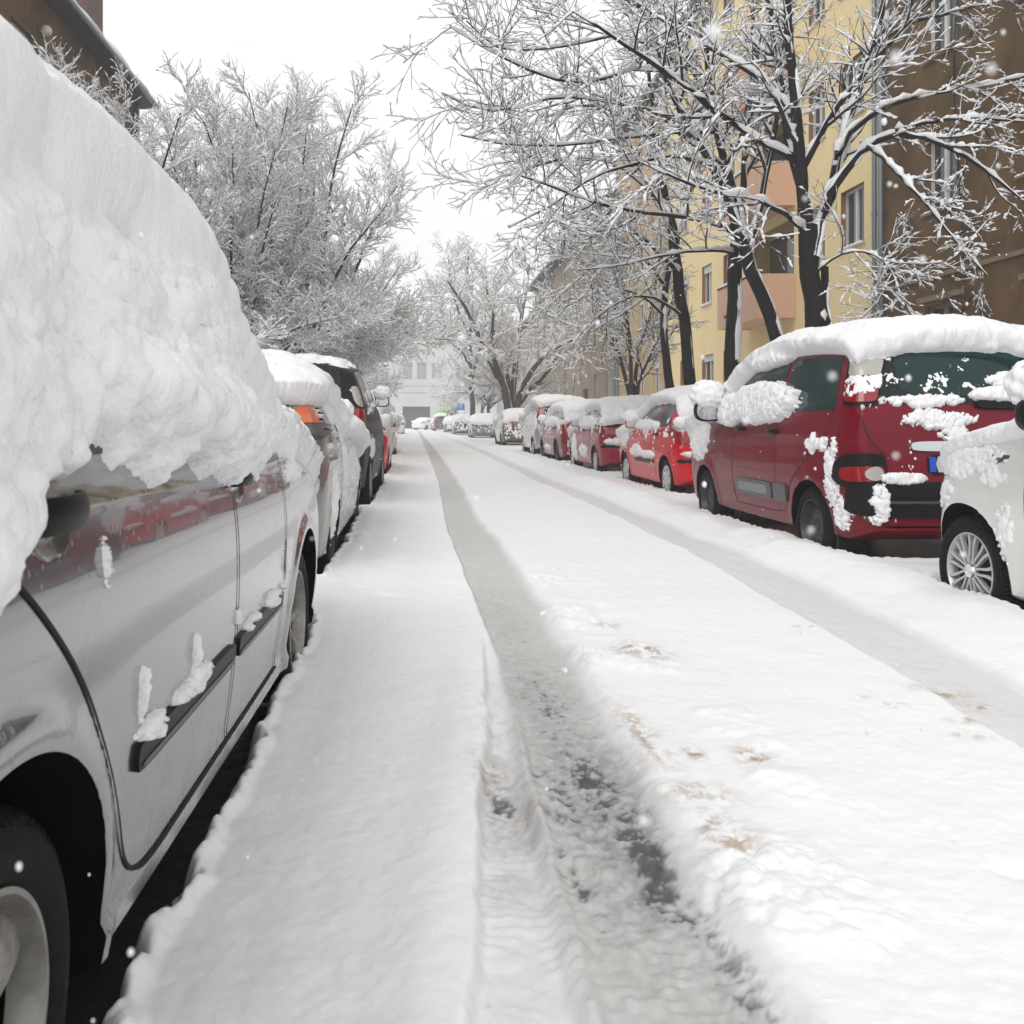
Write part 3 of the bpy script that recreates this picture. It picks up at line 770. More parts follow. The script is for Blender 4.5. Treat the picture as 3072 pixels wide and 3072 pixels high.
HATCH = dict(W=1.66, wb=2.47, ro=.62, fo=.75, R=.30, arch=.345, clear=.22, tumble=.16,
    top=[(-.62, .42), (-.61, .60), (-.575, .69), (-.55, .95), (-.45, 1.16), (-.26, 1.42), (-.05, 1.48), (.4, 1.51), (1.0, 1.5), (1.4, 1.42), (2.05, 1.07), (2.7, .95), (3.05, .79), (3.2, .56), (3.22, .42)],
    belt=[(-.62, 1.02), (.5, 1.0), (2.0, .95), (3.2, .8)],
    win=[([(-.12, 1.06), (.50, 1.03)], [(-.02, 1.34), (.46, 1.40)]), ([(.56, 1.03), (1.95, 1.0)], [(.53, 1.40), (1.28, 1.38), (1.9, 1.04)])],
    rear=([(-.60, 1.12), (.60, 1.12)], [(-.50, 1.41), (.50, 1.41)]))
MPV = dict(W=1.72, wb=2.54, ro=.72, fo=.80, R=.31, arch=.355, clear=.26, tumble=.13, rr=.3,
    top=[(-.72, .40), (-.715, .62), (-.69, .74), (-.665, 1.0), (-.63, 1.22), (-.53, 1.55), (-.43, 1.685), (-.2, 1.735), (.5, 1.77), (1.2, 1.74), (1.7, 1.58), (2.25, 1.22), (2.85, 1.08), (3.15, .93), (3.3, .7), (3.34, .42)],
    belt=[(-.72, 1.16), (.5, 1.15), (2.0, 1.12), (3.3, .95)],
    win=[([(-.36, 1.20), (.60, 1.19)], [(-.27, 1.60), (.56, 1.63)]), ([(.68, 1.19), (1.52, 1.18)], [(.64, 1.63), (1.30, 1.61), (1.52, 1.52)]), ([(1.6, 1.18), (2.08, 1.17)], [(1.6, 1.5), (2.04, 1.23)])],
    rear=([(-.60, 1.24), (.60, 1.24)], [(-.57, 1.63), (.57, 1.63)]))
ESTATE = dict(W=1.70, wb=2.56, ro=.95, fo=.85, R=.31, arch=.375, clear=.2, tumble=.17, sill=.285, crease=1.0, flare=.016,
    top=[(-.95, .45), (-.93, .75), (-.88, 1.0), (-.66, 1.34), (-.4, 1.46), (.3, 1.50), (1.1, 1.49), (1.5, 1.41), (2.15, 1.10), (2.9, .99), (3.2, .83), (3.38, .6), (3.41, .45)],
    belt=[(-.95, 1.03), (.5, 1.04), (2.2, 1.0), (3.3, .82)],
    win=[([(-.35, 1.06), (.28, 1.06)], [(-.25, 1.33), (.22, 1.36)]), ([(.34, 1.06), (1.2, 1.06)], [(.30, 1.36), (1.16, 1.36)]), ([(1.3, 1.06), (2.1, 1.04)], [(1.26, 1.36), (1.45, 1.34), (2.06, 1.08)])],
    rear=([(-.58, 1.08), (.58, 1.08)], [(-.5, 1.3), (.5, 1.3)]))
SEDAN = dict(W=1.70, wb=2.58, ro=.95, fo=.78, R=.305, arch=.35, clear=.22, tumble=.2,
    top=[(-.95, .45), (-.94, .8), (-.88, 1.0), (-.45, 1.05), (.0, 1.22), (.3, 1.37), (.7, 1.43), (1.2, 1.42), (1.55, 1.34), (2.15, 1.06), (2.85, .95), (3.2, .78), (3.34, .55), (3.36, .42)],
    belt=[(-.95, 1.0), (.5, .99), (2.0, .96), (3.3, .8)],
    win=[([(.1, 1.03), (.85, 1.02)], [(.4, 1.28), (.82, 1.34)]), ([(.92, 1.02), (2.0, .99)], [(.9, 1.34), (1.35, 1.33), (1.95, 1.03)])],
    rear=([(-.58, 1.1), (.58, 1.1)], [(-.5, 1.33), (.5, 1.33)]))
SUV = dict(W=1.84, wb=2.65, ro=.80, fo=.85, R=.36, arch=.41, clear=.32, tumble=.17,
    top=[(-.80, .5), (-.79, .75), (-.74, .85), (-.72, 1.2), (-.58, 1.62), (-.46, 1.80), (-.2, 1.86), (.6, 1.89), (1.3, 1.85), (1.65, 1.72), (2.2, 1.32), (2.9, 1.2), (3.3, 1.05), (3.46, .75), (3.5, .5)],
    belt=[(-.8, 1.28), (.5, 1.26), (2.0, 1.24), (3.4, 1.05)],
    win=[([(-.42, 1.32), (.28, 1.31)], [(-.33, 1.70), (.25, 1.73)]), ([(.36, 1.31), (1.15, 1.30)], [(.33, 1.73), (1.12, 1.72)]), ([(1.23, 1.30), (2.05, 1.28)], [(1.2, 1.72), (1.5, 1.69), (2.0, 1.32)])],
    rear=([(-.64, 1.34), (.64, 1.34)], [(-.56, 1.74), (.56, 1.74)]))

W_STEEL = (wheel_mesh(.31), rim_mesh('steel', .31, m=STEELW, dark=GAP))
W_COVER = (wheel_mesh(.30), rim_mesh('cover', .30, m=PALEC, dark=GAP))
W_PETAL = (wheel_mesh(.31, tread=True), rim_mesh('petal', .31, m=SILVERC, dark=BLACKP))
W_ALLOY = (wheel_mesh(.31, tread=True), rim_mesh('five', .31, m=ALLOY, dark=WELL))

def plate(c, x0, z0, wd=.50, blue=True, h=.11):
    b, t = rrect(x0 - .012, z0 - .02, x0 + wd + .012, z0 + h + .012, 12)
    f = c.patch('plate_frame', 'B', b, t, BLACKP, .006, 14, 4)
    b, t = rrect(x0 + .046, z0, x0 + wd, z0 + h, 30); c.patch('number_plate', 'B', b, t, PLATEW, .010, 10, 3, parent=f)
    b, t = rrect(x0, z0, x0 + .045, z0 + h, 30); c.patch('plate_band', 'B', b, t, PLATEB, .010, 4, 3, parent=f)

# =============== the silver estate filling the left of the picture
def near_estate():
    s = dict(ESTATE, NS=230, K1=40, cups=[(.848, .165, .965, .03, .085, .052), (.848, 1.35, .945, .03, .085, .05)], nsm=10)
    c = Car(s, (-1.35, 1.16, ZC), -R(1.6), 'silver estate car in front buried under a thick slab of sliding snow', group=PARKED, pmat=P_SILVER)
    c.side_windows(s['win'])
    c.patch('rear_window', 'B', *s['rear'], GLASS)
    c.wheel_at(*W_ALLOY)
    gaps = [[(-.03, 1.05), (.01, .94), (.135, .836), (.26, .71), (.35, .575), (.43, .456), (.49, .346), (.556, .29), (.62, .277), (.9, .279), (1.275, .28), (2.0, .282)],
            [(1.285, 1.06), (1.29, .9), (1.30, .6), (1.29, .282)], [(2.03, 1.03), (2.06, .8), (2.05, .5), (1.99, .283)]]
    for k, g in enumerate(gaps):
        c.strip('door_gap', 'R', chaikin(g, 2), .009, GAP, off=.003, step=.012)
    for sd in 'RL':
        b, t = rrect(.50, .485, 1.27, .54, 10); m = c.patch('door_moulding', sd, b, t, BLACKP, .010, 30, 6)
        b, t = rrect(1.31, .487, 2.0, .542, 10); m2 = c.patch('door_moulding', sd, b, t, BLACKP, .010, 26, 6)
        for (mm, a0, a1) in ((m, .52, 1.26), (m2, 1.32, 1.99)):
            b, t = rrect(a0, .492, a1, .503, 20); c.patch('moulding_insert', sd, b, t, GREYP, .0125, 30, 3, parent=mm)
        c.handle(sd, .165, .985, BLACKP, .2, .055); c.handle(sd, 1.35, .965, BLACKP, .19, .045)
    # snow clinging to the mouldings
    def cl(x, yy, zz, nx, ny, nz):
        g = fbm(yy * 24, zz * 24, x * 24, o=5, seed=400, gain=.68); pa = puff(yy * 24, zz * 24, x * 24, 402); pb = puff(yy * 58, zz * 58, x * 58, 403)
        lo = fbm(yy * 4.2 + 3, yy * 0, o=3, seed=405) + .55 * np.exp(-((yy - .56) / .07) ** 2) + .5 * np.exp(-((yy - .84) / .09) ** 2) + .35 * np.exp(-((yy - 1.75) / .2) ** 2) - .10
        m = lo * 1.3 + 1.05 * g + .5 * (pb - .6) - .12 - ((zz - .553) / (.014 + .028 * np.clip(lo, 0, 1))) ** 2
        m = np.where((yy > .49) & (yy < 2.02), m, -1)
        for (y, z, ry, rz) in [(.515, .63, .012, .07), (.87, .62, .014, .05), (.35, .885, .008, .05), (2.07, .64, .02, .10), (2.3, .93, .3, .05), (1.30, .60, .012, .035)]:
            m = np.maximum(m, .55 - ((yy - y - .02 * g) / ry) ** 2 - ((zz - z) / rz) ** 2 + .9 * g)
        k = np.sqrt(np.clip(m * 1.5, 0, 1))
        return np.where((m > 0) & (nx > .3), k * (.007 + .009 * pa + .006 * pb) + np.where((zz > .48) & (zz < .548), .010, 0) * (k > .2), 0)
    yy_ = c.P[:, 10, 1]
    lumps_ = c.snow(cl, .004, .004, 'clinging_snow', jr=(10, 43), ir=(int(np.searchsorted(yy_, .28)), int(np.searchsorted(yy_, 2.65))))
    # every clump that hangs on its own becomes a part of its own
    me = lumps_.data; V = np.zeros(len(me.vertices) * 3, np.float32); me.vertices.foreach_get('co', V); V = V.reshape(-1, 3)
    F = np.array([tuple(q.vertices) for q in me.polygons]); lab = np.arange(len(V))
    while True:
        m_ = lab[F].min(1); old = lab.copy()
        for k in range(4): np.minimum.at(lab, F[:, k], m_)
        lab = lab[lab]
        if (old == lab).all(): break
    fl = lab[F[:, 0]]; bpy.data.objects.remove(lumps_)
    for q in np.unique(fl):
        Fq = F[fl == q]
        if len(Fq) < 40: continue
        ids, inv = np.unique(Fq, return_inverse=True)
        link('clinging_snow', mesh_np('clinging_snow', V[ids], inv.reshape(-1, 4), [SNOW]), c.t)
    # lower edge of the slab, (y, z) on the flank
    low = np.array([(-1, .85), (-.12, .86), (-.05, .875), (0, .93), (.06, .965), (.09, 1.0), (.2, 1.045), (.26, 1.04), (.3, 1.10), (.37, 1.12), (.43, 1.075), (.52, 1.03), (.62, 1.02), (.70, 1.045), (.78, 1.06), (.85, 1.04), (.95, 1.01), (1.05, 1.0), (1.15, .985), (1.30, .965), (1.45, .955), (1.6, .965), (1.72, .985), (1.85, 1.0), (2.0, 1.01), (2.2, 1.0), (2.4, .98), (2.8, 1.0), (3.4, .9)])
    def fn(x, y, z, nx, ny, nz):
        n1 = fbm(y * 2.4, z * 2.4, x * 2.4, o=3, seed=301); n2 = fbm(y * 11, z * 11, x * 11, o=5, seed=302)
        p2 = puff(y * 15, z * 15, x * 15, 305); p3 = puff(y * 40, z * 40, x * 40, 306)
        lw = np.interp(y, low[:, 0], low[:, 1])
        lw = np.where(x > 0, lw, lw - .02)
        e = z - lw + .050 * n2 + .032 * (p2 - .6) + .022 * (p3 - .6)
        e = np.where(np.abs(nx) < .25, np.maximum(e, .2), e)
        edge = np.sqrt(np.clip(e / .10, 0, 1))
        side = sstep(.35, .8, np.abs(nx))
        roof = .33 + .02 * n1
        bulge = .06 + .055 * np.exp(-((e - .10) / .09) ** 2) * sstep(.2, .6, y) + .10 * sstep(.12, .42, e) + .02 * n1
        base = roof * (1 - side) + bulge * side
        base = base * np.interp(y, [-1, -.3, .2, 1.05, 1.35, 1.7, 2.2, 2.7, 3.4], [.9, 1, 1, .93, .74, .56, .46, .40, .3])
        return np.where(e > 0, edge * np.maximum(base, .02), 0) * np.where(z < .7, 0, 1)
    def fn2(x, y, z, T):
        w = fbm(y * 5, z * 5, x * 5, o=3, seed=311) * .12
        n2 = fbm(y * 24, z * 24, x * 24, o=4, seed=312)
        p0 = puff(y * 2.7 + w, z * 3.3 + w, x * 2.7, 303); p1 = puff(y * 7 + w, z * 8 - w, x * 7, 304); p2 = puff(y * 18 + 2 * w, z * 20, x * 18, 305); p3 = puff(y * 47, z * 47, x * 47, 306)
        sd = sstep(.02, .12, T) * (1 - .75 * sstep(1.52, 1.66, z)) * (1 - .65 * sstep(1.25, 1.9, y))
        return sd * (.095 * (p0 - .62) + .055 * (p1 - .6)) + sstep(0, .05, T) * (.027 * (p2 - .6) * (.3 + .7 * sstep(1.6, 1.3, z)) + .015 * (p3 - .55) * (.25 + .75 * sstep(1.4, 1.1, z)) + .011 * n2 * (.3 + .7 * sstep(1.5, 1.1, z)))
    c.snow(fn, .0085, .0085, jr=(32, 86), fn2=fn2, stretch=(46, 66, 3.2))
    return c
near_estate()

# =============== the white hatchback cut off by the right edge
def white_hatch():
    s = dict(HATCH, R=.31, arch=.365, flare=.018, fr=.5, fo=.53)
    s['top'] = [(-.62, .42), (-.61, .62), (-.575, .72), (-.55, .95), (-.45, 1.18), (-.26, 1.44), (-.05, 1.51), (.4, 1.54), (1.0, 1.52), (1.35, 1.45), (2.0, 1.15), (2.45, 1.05), (2.7, .95), (2.85, .83), (2.94, .67), (2.985, .5), (3.0, .4)]
    s['belt'] = [(-.62, 1.05), (.5, 1.05), (2.0, 1.03), (3.2, .84)]
    c = Car(s, (2.95 + .83, 4.97 - 2.47, ZC), R(0), 'white hatchback with silver petal wheel covers at the right edge of the photo', group=PARKED, pmat=P_WHITE)
    c.side_windows([([(-.12, 1.1), (.50, 1.09)], [(-.02, 1.37), (.46, 1.43)]), ([(.56, 1.09), (1.9, 1.08)], [(.53, 1.43), (1.25, 1.41), (1.85, 1.12)])])
    c.patch('rear_window', 'B', *s['rear'], GLASS)
    c.wheel_at(*W_PETAL)
    for g in ([(1.93, 1.08), (1.97, .8), (1.96, .5), (1.9, .3)], [(.55, 1.05), (.56, .7), (.5, .35)], [(1.9, .3), (1.2, .29), (.5, .3)], [(2.42, .98), (2.75, .92), (3.0, .82)]):
        c.strip('door_gap', 'L', chaikin(g, 2), .007, GAP, step=.02)
    c.patch('side_repeater', 'L', [(2.10, .935), (2.22, .885)], [(2.10, .945), (2.235, .945)], GREYP, .008, 10, 4)
    c.mirror('L', 1.72, 1.13, BLACKP, True, 1.15, .13, MIRRORG)
    c.handle('L', .72, .98, P_WHITE)
    b, t = rrect(-.2, .60, .25, .78, 4); c.patch('headlight', 'FL', b, t, CLEARL, .004, 16, 6)
    def extra(x, y, z, nx, ny, nz, n1, n2, pf, pf2):
        T = ell(2.55, .92, .40, .12, .014, n2, pf, pf2, y, z, 1.5) * (nx < -.2)
        T = np.maximum(T, ell(2.70, .72, .14, .10, .012, n2, pf, pf2, y, z, 1.9) * (nx < -.2))
        T = np.maximum(T, ell(2.12, .58, .08, .14, .012, n2, pf, pf2, y, z, 1.9) * (nx < -.2))
        T = np.maximum(T, ell(2.25, .82, .16, .06, .010, n2, pf, pf2, y, z, 2.0) * (nx < -.2))
        return T
    c.snow(coat(.05, side=.15, seed=3, extra=extra, belt=1.0, streak=.05), .009, .009, jr=(24, 72), fn2=lumps(.02, .014, .008))
white_hatch()

# =============== dark red people carrier
def red_mpv():
    s = dict(MPV)
    c = Car(s, (3.88, 7.1, ZC), R(0), 'dark red people carrier with black rear bumper behind the white hatchback', group=PARKED, pmat=P_DRED)
    c.side_windows(s['win'], m=TEALG)
    b, t = rrect(-.60, 1.235, .60, 1.645, 9); wn = c.patch('rear_window', 'B', b, t, GLASS, .004, 40, 16)
    b, t = rrect(-.46, 1.30, .46, 1.61, 6); c.patch('window_pane', 'B', b, t, TEALG, .0065, 30, 12, parent=wn)
    for k, (y, sd) in enumerate([(.62, 'L'), (1.56, 'L')]): pass
    for g in ([(.63, 1.6), (.64, 1.15), (.66, .7), (.60, .36)], [(1.58, 1.18), (1.68, .9), (1.70, .6), (1.62, .36)], [(-.33, 1.18), (-.22, .95), (.1, .80), (.36, .62), (.44, .40), (.6, .36), (1.62, .36)],
              [(1.62, .36), (1.7, .5)]):
        c.strip('door_gap', 'L', chaikin(g, 2), .008, GAP, step=.02)
    c.strip('tailgate_gap', 'CL', chaikin([(.02, 1.15), (.06, 1.0), (.16, .86)], 2), .007, GAP, step=.02)
    b, t = rrect(-.80, .45, .80, .69, 8); bu = c.patch('rear_bumper', 'B', b, t, BLACKP, .035, 50, 12)
    b, t = rrect(-.72, .545, .72, .562, 20); c.patch('bumper_groove', 'B', b, t, GREYP, .040, 40, 3, parent=bu)
    for sg, cm in ((-1, 'CL'), (1, 'CR')):
        b, t = rrect(sg * .72 - .115, .64, sg * .72 + .115, .89, 4); h = c.patch('lamp_housing', 'B', b, t, BLACKP, .03, 24, 12)
        b, t = rrect(sg * .725 - .095, .695, sg * .725 + .095, .80, 5); l = c.patch('bumper_lamp', 'B', b, t, REDL, .040, 18, 8, parent=h)
        b, t = rrect(sg * .69 - .048, .70, sg * .69 + .048, .797, 2); c.patch('reversing_lens', 'B', b, t, CLEARL, .050, 18, 8, parent=h)
        b, t = rrect(-.14, 1.22, .10, 1.575, 8); h2 = c.patch('tail_lamp', cm, b, t, BLACKP, .006, 18, 12)
        b, t = rrect(-.12, 1.25, .08, 1.40, 8); c.patch('red_lens', cm, b, t, REDL, .016, 14, 8, parent=h2)
        b, t = rrect(-.11, 1.44, .08, 1.56, 8); c.patch('clear_lens', cm, b, t, CLEARL, .016, 14, 8, parent=h2)
    b, t = rrect(-.43, .905, .43, .975, 5); c.patch('tailgate_trim', 'B', b, t, CHROME, .022, 30, 6)
    plate(c, -.30, .76)
    # rear wiper with its black foot
    b, t = rrect(.05, 1.20, .60, 1.265, 4); c.patch('rear_wiper', 'B', b, t, BLACKP, .035, 26, 6)
    for (y0, y1) in ((.68, 1.56), (-.0, .55)):
        pass
    b, t = rrect(.72, .455, 1.56, .60, 7); mo = c.patch('door_moulding', 'L', b, t, GREYP, .016, 26, 6)
    b, t = rrect(.80, .49, 1.50, .57, 7); c.patch('moulding_insert', 'L', b, t, mat('brushed_insert', (.22, .22, .23), .3, metal=.8), .019, 20, 4, parent=mo)
    b, t = rrect(.42, .455, .68, .60, 7); c.patch('door_moulding', 'L', b, t, GREYP, .016, 12, 6)
    c.handle('L', .70, 1.03, BLACKP, .2, .04); c.handle('L', 1.48, 1.05, BLACKP, .2, .04)
    c.mirror('L', 1.95, 1.20, BLACKP, True, 1.35, .14)
    c.wheel_at(*W_STEEL)
    for (a_, b_) in ((-.80, -.58), (.58, .80)):
        fl = MB(); fl.box(a_, b_, -.40, -.375, .16, .42); fl.build('mud_flap', BLACKP, c.t)
    a = MB(); a.tube([(.1, -.2, 1.74), (.16, -.42, 2.02)], .006, 6); a.build('aerial', BLACKP, c.t)
    def extra(x, y, z, nx, ny, nz, n1, n2, pf, pf2):
        L = nx < -.3; Bk = ny < -.45
        T = ell(1.0, 1.27, .72, .17, .085, n2, pf, pf2, y, z, .55) * L
        T = np.maximum(T, ell(1.75, 1.22, .42, .14, .08, n2, pf, pf2, y, z, .5) * L)
        T = np.maximum(T, ell(1.3, 1.66, .7, .09, .10, n2, pf, pf2, y, z, .5) * L)
        T = np.maximum(T, ell(.26, 1.30, .24, .055, .05, n2, pf, pf2, x, z, .5) * Bk)
        T = np.maximum(T, ell(-.1, 1.37, .56, .16, .006, n2, pf, pf2, x, z, 2.9) * Bk)
        T = np.maximum(T, ell(.30, 1.40, .15, .06, .03, n2, pf, pf2, x, z, 1.0) * Bk)
        T = np.maximum(T, ell(-.22, 1.13, .32, .075, .022, n2, pf, pf2, x, z, 1.7) * Bk)
        T = np.maximum(T, ell(-.10, 1.02, .12, .09, .018, n2, pf, pf2, x, z, 1.7) * Bk)
        T = np.maximum(T, ell(-.3, 1.26, .34, .05, .022, n2, pf, pf2, x, z, 1.6) * Bk)
        T = np.maximum(T, ell(-.36, 1.675, .5, .03, .05, n2, pf, pf2, x, z, .8) * Bk)
        T = np.maximum(T, ell(-.50, .715, .18, .04, .048, n2, pf, pf2, x, z, 1.1) * Bk)
        T = np.maximum(T, ell(-.66, .55, .05, .15, .045, n2, pf, pf2, x, z, 1.9) * Bk)
        Cn = (ny < -.1) & (nx < -.1)
        T = np.maximum(T, ell(-.38, 1.62, .16, .10, .014, n2, pf, pf2, y, z, 1.4) * Cn)
        T = np.maximum(T, ell(-.55, 1.36, .14, .10, .012, n2, pf, pf2, y, z, 1.5) * Cn)
        T = np.maximum(T, ell(-.38, .72, .12, .3, .022, n2, pf, pf2, y, z, 1.9) * (nx < -.4))
        T = np.maximum(T, ell(-.50, .45, .10, .14, .022, n2, pf, pf2, y, z, 1.7) * (nx < -.3))
        T = np.maximum(T, ell(-.15, .95, .2, .08, .02, n2, pf, pf2, y, z, 2.0) * (nx < -.4))
        T = np.maximum(T, ell(2.7, .95, .3, .22, .035, n2, pf, pf2, y, z, 1.0) * L)
        return T
    c.snow(coat(.165, side=.05, seed=8, extra=extra, belt=1.2, rear=0, streak=.0, thr=(.60, .80)), .0085, .0085, jr=(24, 72), fn2=lumps(), stretch=(36, 52, 1.8))
red_mpv()

# =============== the other parked cars
def plain_car(spec, loc, rz, label, pm, wheels, lamp, snow, res=.03, mirror=None, dark_strip=None, plate_at=None, mould=None, side='LR', glass=GLASS, window=True, handles=()):
    c = Car(spec, loc, rz, label, group=PARKED, pmat=pm)
    c.side_windows(spec['win'], m=glass, sides=side)
    if window: c.patch('rear_window', 'B', *spec['rear'], glass, .004, 24, 8)
    c.wheel_at(*wheels)
    for (nm, mode, box, m, e) in lamp:
        for sg in ((-1, 1) if mode in ('B', 'C') else (0,)):
            if mode == 'C':
                b, t = rrect(*box, e); c.patch(nm, 'CL' if sg < 0 else 'CR', b, t, m, .010, 16, 8)
            else:
                bx = box if sg > 0 else (-box[2], box[1], -box[0], box[3]); b, t = rrect(*bx, e); c.patch(nm, 'B', b, t, m, .012, 16, 8)
    if dark_strip: 
        b, t = rrect(*dark_strip, 14); c.patch('bumper_strip', 'B', b, t, BLACKP, .016, 36, 4)
    if mould:
        for sd in side:
            b, t = rrect(*mould, 14); c.patch('door_moulding', sd, b, t, BLACKP, .012, 24, 4)
    if mirror:
        for sd in side: c.mirror(sd, mirror[0], mirror[1], pm, True, 1.0, .11)
    for (y, z) in handles:
        for sd in side: c.handle(sd, y, z, BLACKP, .18, .035)
    for k in range(len(spec['win']) - 1):
        y = spec['win'][k][0][-1][0] + .03; zb = spec['win'][k][0][-1][1]
        for sd in side: c.strip('door_gap', sd, [(y, zb), (y + .03, .7), (y, .34)], .009, GAP, step=.05)
    if plate_at: plate(c, *plate_at)
    c.snow(snow, res, res, fn2=lumps() if res < .04 else None)
    return c

def x_snow(seed, parts):
    def extra(x, y, z, nx, ny, nz, n1, n2, pf, pf2):
        T = 0 * x
        for (ax, a, b, ra, rb, th, amp) in parts:
            mk = (nx < -.3) if ax == 'L' else (nx > .3) if ax == 'R' else (ny < -.4)
            T = np.maximum(T, ell(a, b, ra, rb, th, n2, pf, pf2, x if ax == 'B' else y, z, amp) * mk)
        return T
    return extra

ctr = lambda flank, W: flank + W / 2
plain_car(HATCH, (ctr(3.50, 1.66), 12.95, ZC), 0, 'bright red hatchback with large round tail lamps in front of the dark red people carrier', P_RED, W_COVER,
    [('tail_lamp', 'B', (.56, .80, .80, 1.13), REDL, 5), ('reversing_lens', 'B', (.66, .97, .78, 1.07), CLEARL, 3), ('lamp_ring', 'B', (.575, 1.04, .655, 1.115), CLEARL, 2)],
    coat(.13, side=.36, seed=14, belt=1.02, rear=.05, streak=.4, extra=x_snow(14, [('L', 1.2, 1.06, .8, .07, .035, .9), ('L', 1.6, .66, .35, .10, .03, 1.5), ('L', 1.0, .62, .5, .06, .03, 1.5), ('B', -.3, .67, .4, .05, .06, .8), ('B', -.62, 1.2, .06, .2, .02, 1.3), ('L', 2.5, .9, .3, .2, .03, 1.2)])),
    .017, (1.78, 1.06), (-.78, .555, .78, .60), None, (.6, .50, 1.7, .555), handles=((.45, .93),))
HB = dict(HATCH, win=[([(-.2, 1.06), (.42, 1.03)], [(-.08, 1.34), (.40, 1.40)]), ([(.50, 1.03), (1.1, 1.02)], [(.48, 1.40), (1.06, 1.40)]), ([(1.18, 1.02), (1.95, 1.0)], [(1.14, 1.40), (1.3, 1.38), (1.9, 1.04)])])
HB5 = dict(HB, W=1.68, wb=2.62, ro=.68, fo=.8, top=[(-.68, .42), (-.67, .62), (-.63, .70), (-.61, 1.0), (-.48, 1.2), (-.22, 1.42), (0, 1.48), (.5, 1.5), (1.1, 1.48), (1.5, 1.40), (2.2, 1.05), (2.85, .93), (3.2, .77), (3.38, .56), (3.42, .42)])
plain_car(HB5, (ctr(3.57, 1.68), 18.4, ZC), 0, 'crimson hatchback with wide dark rear strip, second red car past the people carrier', P_CRIM, W_COVER,
    [('tail_lamp', 'B', (.42, .86, .82, 1.06), REDL, 6), ('lamp_shade', 'B', (.40, .99, .80, 1.05), BLACKP, 8)],
    coat(.14, side=.42, seed=24, belt=1.05, rear=.1, streak=.55, extra=x_snow(24, [('L', 1.0, 1.1, 1.0, .12, .04, .9), ('L', 2.2, .55, .25, .3, .03, 1.3), ('L', 1.2, .5, .5, .15, .02, 1.8), ('B', -.45, .72, .3, .07, .08, .6), ('B', 0, 1.2, .5, .1, .03, 1.2)])),
    .026, (1.85, 1.06), (-.8, .60, .8, .66), handles=((.35, .93), (1.1, .93)))
EST = dict(ESTATE, sill=None, crease=None, top=[(p[0], p[1] * 1.03 if p[1] > 1.2 else p[1]) for p in ESTATE['top']])
plain_car(EST, (ctr(3.60, 1.70), 23.6, ZC), 0, 'maroon estate car with snow streaked doors, farthest of the red cars on the right', P_MAROON, W_STEEL,
    [('tail_lamp', 'B', (.58, .82, .80, 1.12), REDL, 6)],
    coat(.15, side=.5, seed=34, belt=1.05, rear=.4, streak=.5, extra=x_snow(34, [('L', 1.2, 1.12, 1.3, .12, .04, .8), ('L', 1.5, .42, .7, .08, .02, 1.8)])), .032, (2.0, 1.06), (-.78, .56, .78, .6), handles=((.3, .95), (1.2, .95)))
plain_car(MPV, (ctr(3.60, 1.72), 28.3, ZC), 0, 'pale silver people carrier beyond the maroon estate car', P_LGREY, W_COVER,
    [('tail_lamp', 'C', (-.10, 1.1, .10, 1.6), REDL, 6)], coat(.2, side=.72, seed=44, belt=1.15, rear=.5, streak=.5), .035, (1.95, 1.2))
plain_car(HB5, (ctr(3.62, 1.68), 38.9, ZC), 0, 'dark grey hatchback with bright red tail lamps on the right', P_DGREY, W_STEEL,
    [('tail_lamp', 'B', (.30, .98, .82, 1.12), REDL, 6), ('fog_lamp', 'B', (.3, .5, .6, .56), REDL, 6)], coat(.2, side=.6, seed=54, belt=1.05, rear=.7), .04, (1.85, 1.06))
plain_car(SEDAN, (ctr(3.45, 1.70), 57.0, ZC), 0, 'blue grey saloon with a loaf of snow on its roof', P_BGREY, W_STEEL,
    [('tail_lamp', 'B', (.42, .84, .82, 1.0), REDL, 6), ('fog_lamp', 'B', (.45, .52, .7, .58), REDL, 6)], coat(.24, side=.72, seed=64, belt=1.05, rear=.5), .05, (1.85, 1.03), plate_at=(-.25, .62))
plain_car(HB5, (ctr(2.85, 1.68), 68.0, ZC), 0, 'dark blue hatchback wrapped in snow, nearest blue car', P_BLUE, W_STEEL,
    [('tail_lamp', 'B', (.45, .9, .82, 1.08), REDL, 6)], coat(.24, side=.8, seed=74, belt=1.0, rear=.7), .06)
plain_car(SEDAN, (ctr(2.62, 1.70), 81.0, ZC), 0, 'blue saloon half hidden behind the nearer blue hatchback', P_BLUE, W_STEEL,
    [('tail_lamp', 'B', (.5, .84, .82, 1.0), REDL, 6)], coat(.24, side=.85, seed=84, belt=1.0, rear=.8), .07)
plain_car(dict(SUV), (ctr(2.0, 1.84), 97.0, ZC), 0, 'brown grey off-roader at the far end of the right row', P_BROWN, W_STEEL,
    [('tail_lamp', 'B', (.6, 1.05, .88, 1.3), REDL, 4)], coat(.16, side=.4, seed=94, belt=1.3, rear=.2), .07)
plain_car(HATCH, (ctr(1.95, 1.66), 106.0, ZC), 0, 'pinkish red hatchback behind the brown grey off-roader', P_RED, W_STEEL,
    [('tail_lamp', 'B', (.6, .8, .8, 1.1), REDL, 4)], coat(.2, side=.95, seed=104, belt=1.0, rear=.9), .08)

